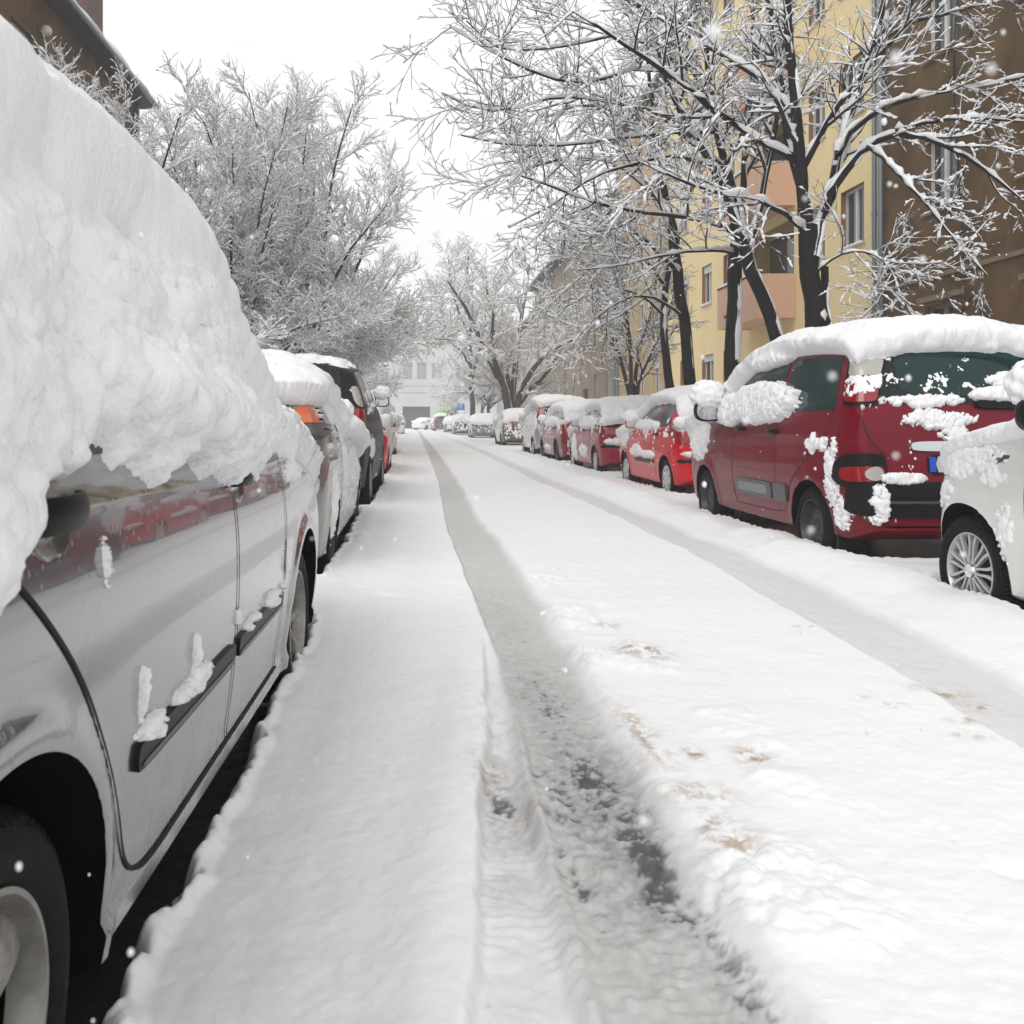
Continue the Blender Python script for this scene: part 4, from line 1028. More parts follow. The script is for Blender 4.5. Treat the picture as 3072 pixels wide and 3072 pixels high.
# left row
L2S = dict(HB5, W=1.70, top=[(-.68, .42), (-.67, .62), (-.63, .72), (-.61, 1.05), (-.50, 1.22), (-.28, 1.38), (0, 1.43), (.4, 1.42), (.8, 1.33), (1.5, 1.08), (2.2, .98), (2.85, .9), (3.2, .76), (3.38, .56), (3.42, .42)],
    win=[([(-.2, 1.06), (.42, 1.05)], [(-.08, 1.26), (.40, 1.30)]), ([(.50, 1.04), (1.3, 1.02)], [(.46, 1.30), (.75, 1.25), (1.26, 1.06)])])
plain_car(L2S, (-.53 - .85, 6.38, ZC), 0, 'grey beige hatchback with an orange rear lamp directly in front of the silver estate', P_BEIGE, W_STEEL,
    [('tail_lamp', 'B', (.60, 1.10, .80, 1.205), ORANGEL, 5), ('lamp_surround', 'B', (.60, 1.00, .80, 1.095), GREYP, 6)],
    coat(.17, side=.2, seed=114, thr=(.50, .72), belt=1.1, rear=.1, clear=(.45, 1, .80, 1.22), streak=.55, extra=x_snow(114, [('R', .3, 1.22, .5, .12, .03, 1.0), ('R', 1.4, 1.10, .6, .09, .03, 1.1), ('R', -.15, .58, .12, .28, .022, 1.6), ('R', .65, .75, .16, .34, .02, 1.8), ('R', 1.5, .7, .4, .25, .02, 1.8), ('B', .1, 1.28, .5, .12, .06, .6)])),
    .015, (1.8, 1.08), None)
c = plain_car(SUV, (-.52 - .92, 11.3, ZC), -R(1.2), 'black off-roader with almost no snow on its roof in the left row', P_BLACK, (wheel_mesh(.36, .12), rim_mesh('cover', .36, .12, m=GREYP, dark=GAP)),
    [('red_lens', 'C', (-.13, 1.10, .10, 1.26), REDL, 5), ('clear_lens', 'C', (-.11, 1.28, .0, 1.52), CLEARL, 4)],
    coat(.04, side=.05, seed=124, thr=(.93, 1.02), belt=1.4, rear=-.1, streak=.3, extra=x_snow(124, [('R', .2, .8, .4, .15, .012, 1.8), ('B', .7, .88, .15, .06, .08, .5)])), .02, (1.95, 1.38))
plain_car(HATCH, (-.47 - .83, 17.2, ZC), 0, 'red hatchback almost hidden beyond the black off-roader', P_RED, W_STEEL,
    [('tail_lamp', 'B', (.60, .95, .81, 1.25), REDL, 5)], coat(.24, side=.75, seed=134, belt=1.1, rear=.7, streak=.8), .025, (1.78, 1.06))
plain_car(HB5, (-.55 - .84, 26.8, ZC), 0, 'light grey hatchback plastered with snow, beyond the red car in the left row', P_LGREY, W_STEEL,
    [('tail_lamp', 'B', (.5, .9, .82, 1.06), REDL, 5)], coat(.22, side=.8, seed=144, belt=1.1, rear=.8, streak=.8), .035, (1.85, 1.06))
plain_car(HATCH, (-.75 - .83, 71.0, ZC), 0, 'white hatchback, last one of the left row', P_WHITE, W_STEEL,
    [('tail_lamp', 'B', (.6, .85, .82, 1.05), REDL, 5)], coat(.2, side=.3, seed=154, belt=1.1, rear=.3), .06)
cw = plain_car(SEDAN, (.75, 112.0, -.06), R(-30), 'white saloon crossing the end of the street', P_WHITE, W_STEEL,
    [('tail_lamp', 'B', (.5, .84, .82, .96), REDL, 5)], coat(.16, side=.0, seed=164, belt=1.1, rear=.0), .07)
# ------------------------------------------------------------------ trees
def rotv(v, axis, ang):
    return Matrix.Rotation(ang, 3, axis) @ v

class Tree:
    def __init__(s, seed): s.r = random.Random(seed); s.seed = seed; s.main = []; s.fine = []
    def limb(s, pts, r0, r1, main=True, n=None):
        p = chaikin(pts, 2); p = resample(p, n or 12)
        rad = r0 + (r1 - r0) * np.linspace(0, 1, len(p)) ** .85
        k = .012 * np.linspace(0, 1, len(p))
        p = p + np.array([[s.r.gauss(0, 1) for _ in range(3)] for _ in p]) * np.minimum(.02, rad * .35)[:, None]
        (s.main if main else s.fine).append((p, rad, main)); return p, rad
    def grow(s, p0, d, L, r0, r1, n, wander, up, main=False):
        r = s.r; p = Vector(p0); d = Vector(d).normalized(); pts = [tuple(p)]; st = L / (n - 1)
        for i in range(n - 1):
            d = (d + Vector((r.gauss(0, wander), r.gauss(0, wander), r.gauss(0, wander) + up))).normalized()
            p = p + d * st; pts.append(tuple(p))
        rad = np.linspace(r0, r1, n); P = np.array(pts)
        (s.main if main else s.fine).append((P, rad, main)); return P, rad
    def sprout(s, P, rad, cnt, L, k, ang, n, wander, up, t0=.2, t1=1., rmin=.0035, flat=.0, main=False):
        """side shoots along a limb"""
        out = []; r = s.r; m = len(P)
        for i in range(cnt):
            t = t0 + (t1 - t0) * (i + r.random()) / cnt; f = t * (m - 1); j = min(m - 2, int(f)); f -= j
            p = P[j] * (1 - f) + P[j + 1] * f; tg = Vector(P[j + 1] - P[j]).normalized()
            ax = tg.cross(Vector((r.gauss(0, 1), r.gauss(0, 1), r.gauss(0, 1)))).normalized()
            d = rotv(tg, ax, R(r.uniform(*ang)))
            if flat: d.z *= (1 - flat); d.normalize()
            rr = max(rmin, min((rad[j] * (1 - f) + rad[j + 1] * f) * .62, k * L * .03 + rmin))
            ll = L * r.uniform(.6, 1.25) * (1 - .45 * t)
            out.append(s.grow(p, d, ll, rr, rmin * .8, n, wander, up, main))
        return out
    def crown(s, limbs, n1, L1, n2, L2, n3, L3, up=(.04, .03, .02), wander=(.11, .12, .13), rmin=.0035, t0=.25):
        lv1 = []
        for (P, rad) in limbs:
            lv1 += s.sprout(P, rad, n1, L1, 1., (28, 62), 8, wander[0], up[0], t0, 1., rmin * 1.8)
        lv2 = []
        for (P, rad) in lv1:
            lv2 += s.sprout(P, rad, n2, L2, 1., (28, 62), 6, wander[1], up[1], .15, 1., rmin * 1.2)
        for (P, rad) in lv2:
            s.sprout(P, rad, n3, L3, 1., (22, 58), 5, wander[2], up[2], .1, 1., rmin)
    def tubes(s, lst):
        groups = {}
        for P, rad, mn in lst:
            ns = 9 if rad[0] > .05 else 6 if rad[0] > .02 else 4 if rad[0] > .008 else 3
            groups.setdefault((len(P), ns), []).append((P, rad))
        Vs, Fs, b = [], [], 0
        for (n, ns), g in groups.items():
            P = np.array([q[0] for q in g]); rad = np.array([q[1] for q in g])
            T = np.gradient(P, axis=1); T /= np.maximum(1e-9, np.linalg.norm(T, axis=2, keepdims=True))
            ref = np.where(np.abs(T[..., 2:3]) > .9, [[[1., 0, 0]]], [[[0, 0, 1.]]])
            A = np.cross(T, ref); A /= np.maximum(1e-9, np.linalg.norm(A, axis=2, keepdims=True)); B = np.cross(T, A)
            an = np.linspace(0, 2 * math.pi, ns, endpoint=False)
            V = P[:, :, None] + rad[:, :, None, None] * (A[:, :, None] * np.cos(an)[None, None, :, None] + B[:, :, None] * np.sin(an)[None, None, :, None])
            gf = grid_faces(n, ns, True)
            Fs.append((gf[None] + (np.arange(len(g)) * n * ns)[:, None, None] + b).reshape(-1, 4)); Vs.append(V.reshape(-1, 3)); b += V.size // 3
        return (np.vstack(Vs), np.vstack(Fs)) if Vs else (np.zeros((0, 3)), np.zeros((0, 4), int))
    def snow(s, lst, amt=1., cover=.62, wind=None):
        rng = np.random.default_rng(s.seed); groups = {}
        for P, rad, mn in lst: groups.setdefault(len(P), []).append((P, rad))
        Vs, Fs, b = [], [], 0
        for n, g in groups.items():
            P = np.array([q[0] for q in g]); rad = np.array([q[1] for q in g])
            nn = n * 3 - 2 if n > 7 else n * 2 - 1
            t = np.linspace(0, n - 1, nn); j = np.minimum(n - 2, t.astype(int)); f = t - j
            P = P[:, j] * (1 - f)[None, :, None] + P[:, j + 1] * f[None, :, None]; rad = rad[:, j] * (1 - f) + rad[:, j + 1] * f
            T = np.gradient(P, axis=1); T /= np.maximum(1e-9, np.linalg.norm(T, axis=2, keepdims=True))
            hz = np.sqrt(np.clip(1 - T[..., 2] ** 2, 0, 1))
            u = rng.random(hz.shape); u[:, 1:-1] = .55 * u[:, 1:-1] + .225 * (u[:, :-2] + u[:, 2:])
            grp = rng.random((len(g), 1)) * .5
            cv = np.where(rad[:, :1] < .0052, cover - .10, cover + .04)
            on = sstep(1 - cv - .12, 1 - cv + .18, u * .75 + grp * .5)
            lump = .45 + 1.5 * rng.random(hz.shape) ** 2.2
            sz = amt * (np.minimum(.55 * rad, .035) + .0068) * lump * np.where(rad[:, :1] < .0052, .85, 1.1) * on * sstep(.25, .7, hz)
            sz[:, 0] *= .5; sz[:, -1] *= .6
            S = np.cross(T, [[[0, 0, 1.]]]); S /= np.maximum(1e-6, np.linalg.norm(S, axis=2, keepdims=True))
            U = np.cross(S, T); U *= np.sign(U[..., 2:3] + 1e-9)
            ctr_ = P + U * (rad * .75 + sz * .55)[..., None]
            wd = np.maximum(sz, np.where(sz > 1e-4, rad * .85, 0)); ns = 5
            an = np.linspace(0, 2 * math.pi, ns, endpoint=False) + .3
            V = ctr_[:, :, None] + S[:, :, None] * (wd[:, :, None] * np.cos(an))[..., None] + U[:, :, None] * (sz[:, :, None] * .95 * np.sin(an))[..., None]
            gf = grid_faces(nn, ns, True); live = (sz[:, :-1] + sz[:, 1:]) > 2e-4
            live = np.repeat(live[:, :, None], ns, 2).reshape(len(g), -1)
            F = (gf[None] + (np.arange(len(g)) * nn * ns)[:, None, None] + b)[live]
            Vs.append(V.reshape(-1, 3)); Fs.append(F.reshape(-1, 4)); b += V.size // 3
            if wind is not None:
                big = rad[:, 0] > .035
                if big.any():
                    Pb, rb, Tb = P[big], rad[big], T[big]; W = np.array(wind, float)[None, None]
                    W = W - Tb * (W * Tb).sum(2, keepdims=True); W /= np.maximum(1e-6, np.linalg.norm(W, axis=2, keepdims=True)); Q = np.cross(Tb, W)
                    k = np.array([2 ** .0] ); a = rng.random(Pb.shape[:2])
                    for _ in range(3): a[:, 1:-1] = (a[:, :-2] + a[:, 1:-1] + a[:, 2:]) / 3
                    sz = rb * .75 * sstep(.38, .62, a) * (.7 + .5 * rng.random(a.shape))
                    V = (Pb + W * (rb * .65)[..., None])[:, :, None] + Q[:, :, None] * (sz[:, :, None] * np.cos(an))[..., None] + W[:, :, None] * ((sz * .75)[:, :, None] * np.sin(an))[..., None]
                    F = gf[None] + (np.arange(len(Pb)) * nn * ns)[:, None, None] + b
                    Vs.append(V.reshape(-1, 3)); Fs.append(F.reshape(-1, 4)); b += V.size // 3
        V = np.vstack(Vs); F = np.vstack(Fs)
        used = np.zeros(len(V), bool); used[F.ravel()] = True; mp = np.cumsum(used) - 1
        return V[used], mp[F]
    def build(s, label, base, rz=0, group=None, twig=TWIG, amt=1., cover=.62, wind=None, name='street_tree', bark=BARK, origin=None):
        t = thing(name, label, 'tree', base, rz, group); o = np.array(origin if origin is not None else base)
        V, F = s.tubes(s.main); link('trunk', mesh_np('trunk', V - o, F, [bark]), t)
        if s.fine:
            V, F = s.tubes(s.fine); link('crown', mesh_np('crown', V - o, F, [twig]), t)
        V, F = s.snow(s.main + s.fine, amt, cover, wind); link('branch_snow', mesh_np('branch_snow', V - o, F, [SNOWT]), t)
        return t

def px(lst, Y, dY=0.):
    """points read off the photo for one stem, each at its own distance"""
    n = len(lst); out = []
    for i, q in enumerate(lst):
        yy = Y + (q[2] if len(q) > 2 else dY * i / max(1, n - 1)); out.append(at(q[0], q[1], yy))
    return out

RT = 'bare trees along the right pavement'
def tree_a():
    t = Tree(101); Y = 12.6
    g = at(1546, 934, Y)
    t.limb(px([(1548, 940), (1541, 760), (1536, 600), (1530, 490), (1523, 425)], Y), .15, .125)
    L = [t.limb(px([(1523, 430), (1512, 330), (1500, 200), (1492, 90), (1488, -60), (1470, -220)], Y, -.3), .095, .03),
         t.limb(px([(1530, 490), (1556, 400), (1580, 290), (1612, 190), (1642, 90), (1690, -80), (1720, -200)], Y, .9), .085, .025),
         t.limb(px([(1518, 410), (1492, 300), (1476, 190), (1460, 60), (1440, -90)], Y, 1.4), .07, .025),
         t.limb(px([(1556, 400), (1590, 320), (1640, 275), (1690, 247), (1769, 261), (1862, 322), (1925, 375)], Y, -1.2), .055, .012),
         t.limb(px([(1580, 290), (1615, 235), (1665, 204), (1733, 179), (1804, 168), (1925, 150), (2000, 120)], Y, 1.0), .05, .012),
         t.limb(px([(1690, 247), (1740, 233), (1804, 222), (1880, 226), (1960, 232)], Y - .6, -.5), .028, .01),
         t.limb(px([(1625, 269), (1660, 290), (1690, 325), (1733, 368), (1790, 440), (1862, 519)], Y - .3, -1.6), .030, .008),
         t.limb(px([(1508, 304), (1457, 276), (1396, 244), (1339, 200), (1270, 140), (1180, 85), (1080, 20)], Y, -2.2), .06, .012),
         t.limb(px([(1500, 215), (1440, 150), (1363, 105), (1280, 60), (1180, -10)], Y, 1.2), .045, .012),
         t.limb(px([(1512, 330), (1560, 240), (1600, 170), (1700, 60), (1800, -40)], Y, -1.5), .045, .012),
         t.limb(px([(1525, 440), (1480, 400), (1420, 372), (1360, 368), (1290, 345), (1200, 300)], Y, -2.6), .036, .010),
         t.limb(px([(1642, 90), (1720, 40), (1800, 25), (1900, -10)], Y + .9, .8), .035, .01),
         t.limb(px([(1535, 520), (1580, 480), (1630, 470), (1680, 500), (1700, 560)], Y, -1.0), .018, .006),
         t.limb(px([(1548, 900), (1553, 700), (1562, 560), (1556, 500)], Y + .1, .0), .07, .05)]
    t.crown(L[:3] + L[7:11] + L[12:13], 9, 1.3, 7, .66, 3, .36, rmin=.0033, t0=.22)
    t.crown(L[3:7] + L[11:12], 7, 1.0, 5, .48, 3, .22, rmin=.0038, t0=.3)
    t.build('dark forked tree rising behind the dark red people carrier', g, group=RT, wind=(.8, -.6, 0), cover=.66, amt=1.55)
tree_a()

def tree_b():
    t = Tree(102); Y = 16.2
    t.limb(px([(1384, 905), (1379, 720), (1384, 600), (1388, 510), (1395, 430)], Y), .15, .12)
    L = [t.limb(px([(1395, 430), (1378, 330), (1350, 210), (1330, 80), (1318, -70)], Y, -.6), .09, .025),
         t.limb(px([(1388, 460), (1402, 380), (1404, 270), (1415, 150), (1420, 20), (1430, -80)], Y, .8), .07, .02),
         t.limb(px([(1381, 440), (1328, 412), (1238, 405), (1131, 387), (1059, 358), (984, 333)], Y, -4.5), .045, .010),
         t.limb(px([(1378, 330), (1320, 270), (1260, 215), (1150, 190), (1041, 179), (952, 215), (887, 204), (833, 175)], Y, -5.0), .045, .007),
         t.limb(px([(1350, 210), (1300, 150), (1209, 122), (1100, 168), (1005, 136), (934, 104), (850, 50)], Y, -5.5), .045, .007),
         t.limb(px([(1330, 80), (1240, 20), (1150, -10), (1050, -40)], Y, -3.5), .04, .012),
         t.limb(px([(1385, 480), (1340, 470), (1260, 480), (1180, 500), (1090, 510)], Y, -2.5), .03, .008),
         t.limb(px([(1360, 250), (1290, 250), (1180, 260), (1050, 280), (930, 270), (870, 255)], Y, -4.8), .035, .007),
         t.limb(px([(1290, 130), (1200, 60), (1060, 90), (940, 100), (880, 40)], Y, -5.2), .03, .007),
         t.limb(px([(1404, 300), (1450, 240), (1490, 160), (1540, 70)], Y, 1.5), .04, .012)]
    t.crown(L, 10, 1.5, 6, .74, 3, .38, rmin=.0038, t0=.2)
    t.build('upright dark tree left of the forked tree, its long twigs reaching over the road', at(1384, 905, Y), group=RT, cover=.68, amt=1.55, wind=(.7, -.7, 0))
    t = Tree(112); Y = 15.2
    t.limb(px([(1500, 915), (1474, 640), (1440, 560), (1410, 490), (1390, 420)], Y), .13, .10)
    L = [t.limb(px([(1392, 430), (1365, 350), (1310, 260), (1255, 150), (1225, 20), (1200, -80)], Y, .5), .08, .02),
         t.limb(px([(1410, 490), (1430, 400), (1455, 300), (1470, 180), (1480, 40), (1490, -60)], Y, 1.), .06, .02),
         t.limb(px([(1350, 320), (1280, 290), (1200, 310), (1120, 330), (1040, 390), (960, 430)], Y, -3), .035, .008)]
    t.crown(L, 10, 1.3, 7, .66, 3, .36, rmin=.0036, t0=.25)
    t.build('leaning tree crossing the upright one, snow plastered on one side of its trunk', at(1500, 915, Y), group=RT, cover=.66, amt=1.55, wind=(.8, -.6, 0))
tree_b()

def tree_c():
    t = Tree(103); Y = 18.6
    t.limb(px([(1304, 892), (1302, 715), (1290, 600), (1280, 510), (1270, 430)], Y), .14, .10)
    L = [t.limb(px([(1270, 430), (1250, 340), (1230, 240), (1225, 120), (1215, 0)], Y), .08, .02),
         t.limb(px([(1282, 520), (1240, 470), (1180, 420), (1120, 400), (1050, 420)], Y, -2.2), .05, .01),
         t.limb(px([(1275, 460), (1300, 380), (1320, 300), (1340, 220)], Y, 1.5), .06, .015),
         t.limb(px([(1262, 400), (1200, 330), (1130, 290), (1050, 300), (960, 330), (900, 350)], Y, -3.), .05, .009),
         t.limb(px([(1290, 600), (1240, 560), (1180, 560), (1120, 600), (1080, 650)], Y, -2.), .03, .007),
         t.limb(px([(1245, 310), (1180, 220), (1100, 190), (1020, 230), (940, 250)], Y, -3.2), .04, .009)]
    t.crown(L, 10, 1.5, 7, .75, 3, .40, rmin=.0042, t0=.2)
    t.build('bowed dark tree between the upright tree and the snow plastered trunk', at(1304, 892, Y), group=RT, cover=.7, amt=1.55, wind=(.6, -.8, 0))
    t = Tree(104); Y = 20.6
    t.limb(px([(1270, 880), (1264, 715), (1254, 640), (1250, 580), (1262, 500), (1275, 420)], Y), .13, .05)
    L = [t.limb(px([(1256, 540), (1210, 480), (1150, 450), (1090, 470)], Y, -1.5), .04, .01), t.limb(px([(1265, 480), (1290, 400), (1300, 300), (1290, 200)], Y, 1), .05, .012),
         t.limb(px([(1255, 600), (1220, 560), (1160, 540), (1100, 560), (1050, 590)], Y, -2), .03, .008)]
    t.crown(L, 10, 1.4, 7, .7, 4, .32, rmin=.0045)
    t.build('tree whose trunk is almost white with wind blown snow', at(1270, 880, Y), group=RT, cover=.75, amt=1.55, wind=(.1, -1, 0))
    t = Tree(105); Y = 23.5
    L = []
    for q in ([(1192, 870), (1188, 735), (1165, 660), (1140, 600), (1110, 520), (1060, 470)], [(1192, 870), (1192, 735), (1188, 650), (1182, 560), (1160, 450), (1150, 380)],
              [(1194, 870), (1196, 735), (1205, 660), (1225, 600), (1240, 530), (1250, 430)], [(1194, 870), (1202, 730), (1228, 660), (1255, 610), (1270, 560)]):
        L.append(t.limb(px(q, Y, random.Random(len(L)).uniform(-.8, .8)), .075, .015))
    t.crown(L, 12, 1.3, 8, .65, 4, .32, rmin=.005, t0=.4)
    t.build('many stemmed small tree beside the crimson hatchback', at(1192, 870, Y), group=RT, cover=.7, amt=1.3, bark=mat('brown_bark', (.05, .03, .022), .8, var=(.025, .016, .012), vscale=9))
    t = Tree(106); Y = 46.
    L = []
    for k, q in enumerate(([(962, 830), (958, 750), (930, 690), (905, 640), (880, 580), (845, 530)], [(962, 830), (962, 750), (945, 660), (925, 600), (915, 520)], [(965, 830), (966, 740), (975, 660), (985, 590), (1000, 500)],
              [(968, 830), (975, 750), (1005, 690), (1040, 660), (1085, 640)], [(968, 830), (980, 745), (1020, 720), (1060, 660), (1075, 590)], [(964, 830), (955, 745), (940, 700), (925, 650), (935, 560)])):
        L.append(t.limb(px(q, Y, (-2, 1, 3, -1, 2, -3)[k]), .26, .04))
    t.crown(L, 11, 2.6, 7, 1.3, 4, .65, rmin=.009, t0=.3)
    t.build('broad old tree with many thick stems beyond the parked cars', at(964, 830, Y), group=RT, cover=.84, amt=2.4, twig=HAZED_TWIG, bark=GREYBARK)
    t = Tree(107); Y = 64.
    L = [t.limb(px([(893, 826), (890, 740), (886, 680), (888, 620), (880, 540), (885, 470)], Y), .22, .04), t.limb(px([(889, 720), (906, 660), (915, 600), (930, 540)], Y), .14, .03),
         t.limb(px([(888, 690), (870, 660), (848, 645), (835, 600), (822, 560)], Y), .10, .03), t.limb(px([(886, 640), (866, 590), (850, 540), (846, 480)], Y), .10, .03)]
    t.crown(L, 10, 2.8, 7, 1.4, 4, .7, rmin=.011, t0=.3)
    t.build('slim dark trunked tree behind the broad old tree', at(893, 826, Y), group=RT, cover=.84, amt=2.6, twig=HAZED_TWIG, bark=GREYBARK)
tree_c()

# ---- the generic full crowned tree, copied down the street
def full_tree(seed, H=11.5, Rc=5.2, nl=11, n1=14, n2=10, n3=5, th=2.6, rmin=.005, rt=.17):
    t = Tree(seed); r = t.r
    t.limb([(0, 0, -.2), (.05, .02, th * .5), (.12, -.05, th)], rt, rt * .8)
    L = []
    for k in range(nl):
        a = 2 * math.pi * k / nl + r.uniform(-.3, .3); q = r.uniform(.35, 1.) if k % 3 else r.uniform(.1, .4)
        e = Vector((math.cos(a) * Rc * q, math.sin(a) * Rc * q, H * r.uniform(.80, .97) - (H - th) * .32 * q ** 2))
        s_ = Vector((.12, -.05, th * r.uniform(.75, 1.)))
        m1 = s_.lerp(e, .35) + Vector((math.cos(a) * .35, math.sin(a) * .35, -.2)); m2 = s_.lerp(e, .7) + Vector((r.uniform(-.3, .3), r.uniform(-.3, .3), .25))
        L.append(t.limb([tuple(s_), tuple(m1), tuple(m2), tuple(e)], rt * .55, .018, n=14))
    for k in range(6):
        a = 2 * math.pi * (k + .4) / 6 + r.uniform(-.3, .3); q = r.uniform(.75, 1.1)
        e = Vector((math.cos(a) * Rc * q, math.sin(a) * Rc * q, H * r.uniform(.30, .46))); s_ = Vector((.1, -.05, th * r.uniform(.9, 1.15))); m1 = s_.lerp(e, .5) + Vector((0, 0, .55))
        L.append(t.limb([tuple(s_), tuple(m1), tuple(e)], rt * .4, .014, n=14))
    t.crown(L, n1, 1.9, n2, .95, n3, .5, up=(.10, .09, .06), rmin=rmin, t0=.18)
    return t
LT = 'full crowned snowy trees along the left pavement'
PROT = {}
def place_full(key, label, loc, rz, sc, group, mk=None, **kw):
    if key not in PROT:
        t = mk(); PROT[key] = t.build(label, (0, 0, 0), 0, group, **kw); o = PROT[key]
    else:
        o = PROT[key].copy(); COL.objects.link(o)
        for ch in PROT[key].children:
            c = ch.copy(); COL.objects.link(c); c.parent = o
        o['label'] = label; o['group'] = group
    o.location = loc; o.rotation_euler = (0, 0, rz); o.scale = (sc, sc, sc)
    return o
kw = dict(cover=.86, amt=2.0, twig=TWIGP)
kf = dict(cover=.9, amt=2.6, twig=HAZED_TWIG, bark=GREYBARK)
mkA = lambda: full_tree(201); mkC = lambda: full_tree(203, 10.5, 4.6, 8, 10, 9, 4, 2.8, rmin=.008)
mkB = lambda: full_tree(202, 11., 5.0, 10, 14, 10, 5, 2.2)
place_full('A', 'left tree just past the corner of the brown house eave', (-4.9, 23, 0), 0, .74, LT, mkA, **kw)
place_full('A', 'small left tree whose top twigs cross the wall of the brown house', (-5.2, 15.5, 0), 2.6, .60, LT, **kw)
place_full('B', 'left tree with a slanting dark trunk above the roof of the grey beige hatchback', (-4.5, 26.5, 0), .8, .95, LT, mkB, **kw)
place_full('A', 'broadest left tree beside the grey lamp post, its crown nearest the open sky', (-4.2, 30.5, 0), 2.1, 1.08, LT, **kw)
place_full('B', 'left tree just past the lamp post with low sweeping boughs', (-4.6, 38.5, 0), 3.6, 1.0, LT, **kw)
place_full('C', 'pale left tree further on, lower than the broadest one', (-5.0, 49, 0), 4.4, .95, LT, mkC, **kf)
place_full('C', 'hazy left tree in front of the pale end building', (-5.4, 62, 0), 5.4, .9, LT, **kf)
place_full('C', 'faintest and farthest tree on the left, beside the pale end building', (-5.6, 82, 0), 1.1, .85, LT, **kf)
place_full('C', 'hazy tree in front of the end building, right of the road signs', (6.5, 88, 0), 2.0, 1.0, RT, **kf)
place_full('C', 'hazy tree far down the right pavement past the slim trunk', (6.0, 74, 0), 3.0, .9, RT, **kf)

# a dark evergreen bush under the left trees
def evergreen():
    t = Tree(301); r = t.r
    t.limb([(0, 0, -.1), (0, 0, 2.0), (0, 0, 4.6)], .09, .02)
    for k in range(90):
        z = .4 + 4.1 * r.random(); L = 1.9 * (1 - z / 5.2); a = r.uniform(0, 6.28)
        P, q = t.grow((0, 0, z), (math.cos(a), math.sin(a), .15), L, .015, .004, 8, .08, -.06)
        for (p2, q2) in t.sprout(P, q, 16, .4, 1, (30, 70), 4, .1, -.05, .1, 1, .009): t.sprout(p2, q2, 5, .16, 1, (30, 70), 3, .1, 0, .1, 1, .009)
    t.build('dark evergreen with drooping snowy sprays under the left trees', (-3.1, 34, 0), 0, None, twig=mat('needles', (.03, .045, .032), .8), cover=.62, amt=2., name='evergreen_tree', origin=(0, 0, 0))
evergreen()
# ------------------------------------------------------------------ buildings
def stucco(name, c, v, scale=1.2):
    return mat(name, c, .9, spec=.2, var=v, vscale=scale, bump=.004, bscale=60)
M_BROWN = stucco('brown_render', (.175, .105, .044), (.08, .050, .024), .9)
M_YELL = stucco('yellow_render', (.90, .74, .42), (.85, .68, .38), .5)
M_BEIGE = stucco('beige_render', (.56, .42, .25), (.46, .34, .20), .7)
M_GREY = stucco('grey_brown_render', (.33, .27, .19), (.24, .195, .14), .8)
M_TERRA = stucco('terracotta_panel', (.68, .44, .32), (.62, .39, .28), .8)
M_OLIVE = stucco('loggia_shade_render', (.50, .40, .15), (.44, .35, .13), .8)
M_REV = mat('brown_reveal', (.26, .12, .05), .8)
M_PALE = stucco('pale_grey_render', (.56, .57, .55), (.5, .51, .49), .4)
M_PIPE = mat('zinc_pipe', (.22, .26, .28), .4, metal=.4)
M_DOOR = mat('dark_door', (.05, .04, .035), .5)
M_LEDGE = mat('stone_ledge', (.26, .20, .13), .8, var=(.19, .145, .095), vscale=3)
M_SLAB = mat('dark_roof_edge', (.03, .028, .027), .7)

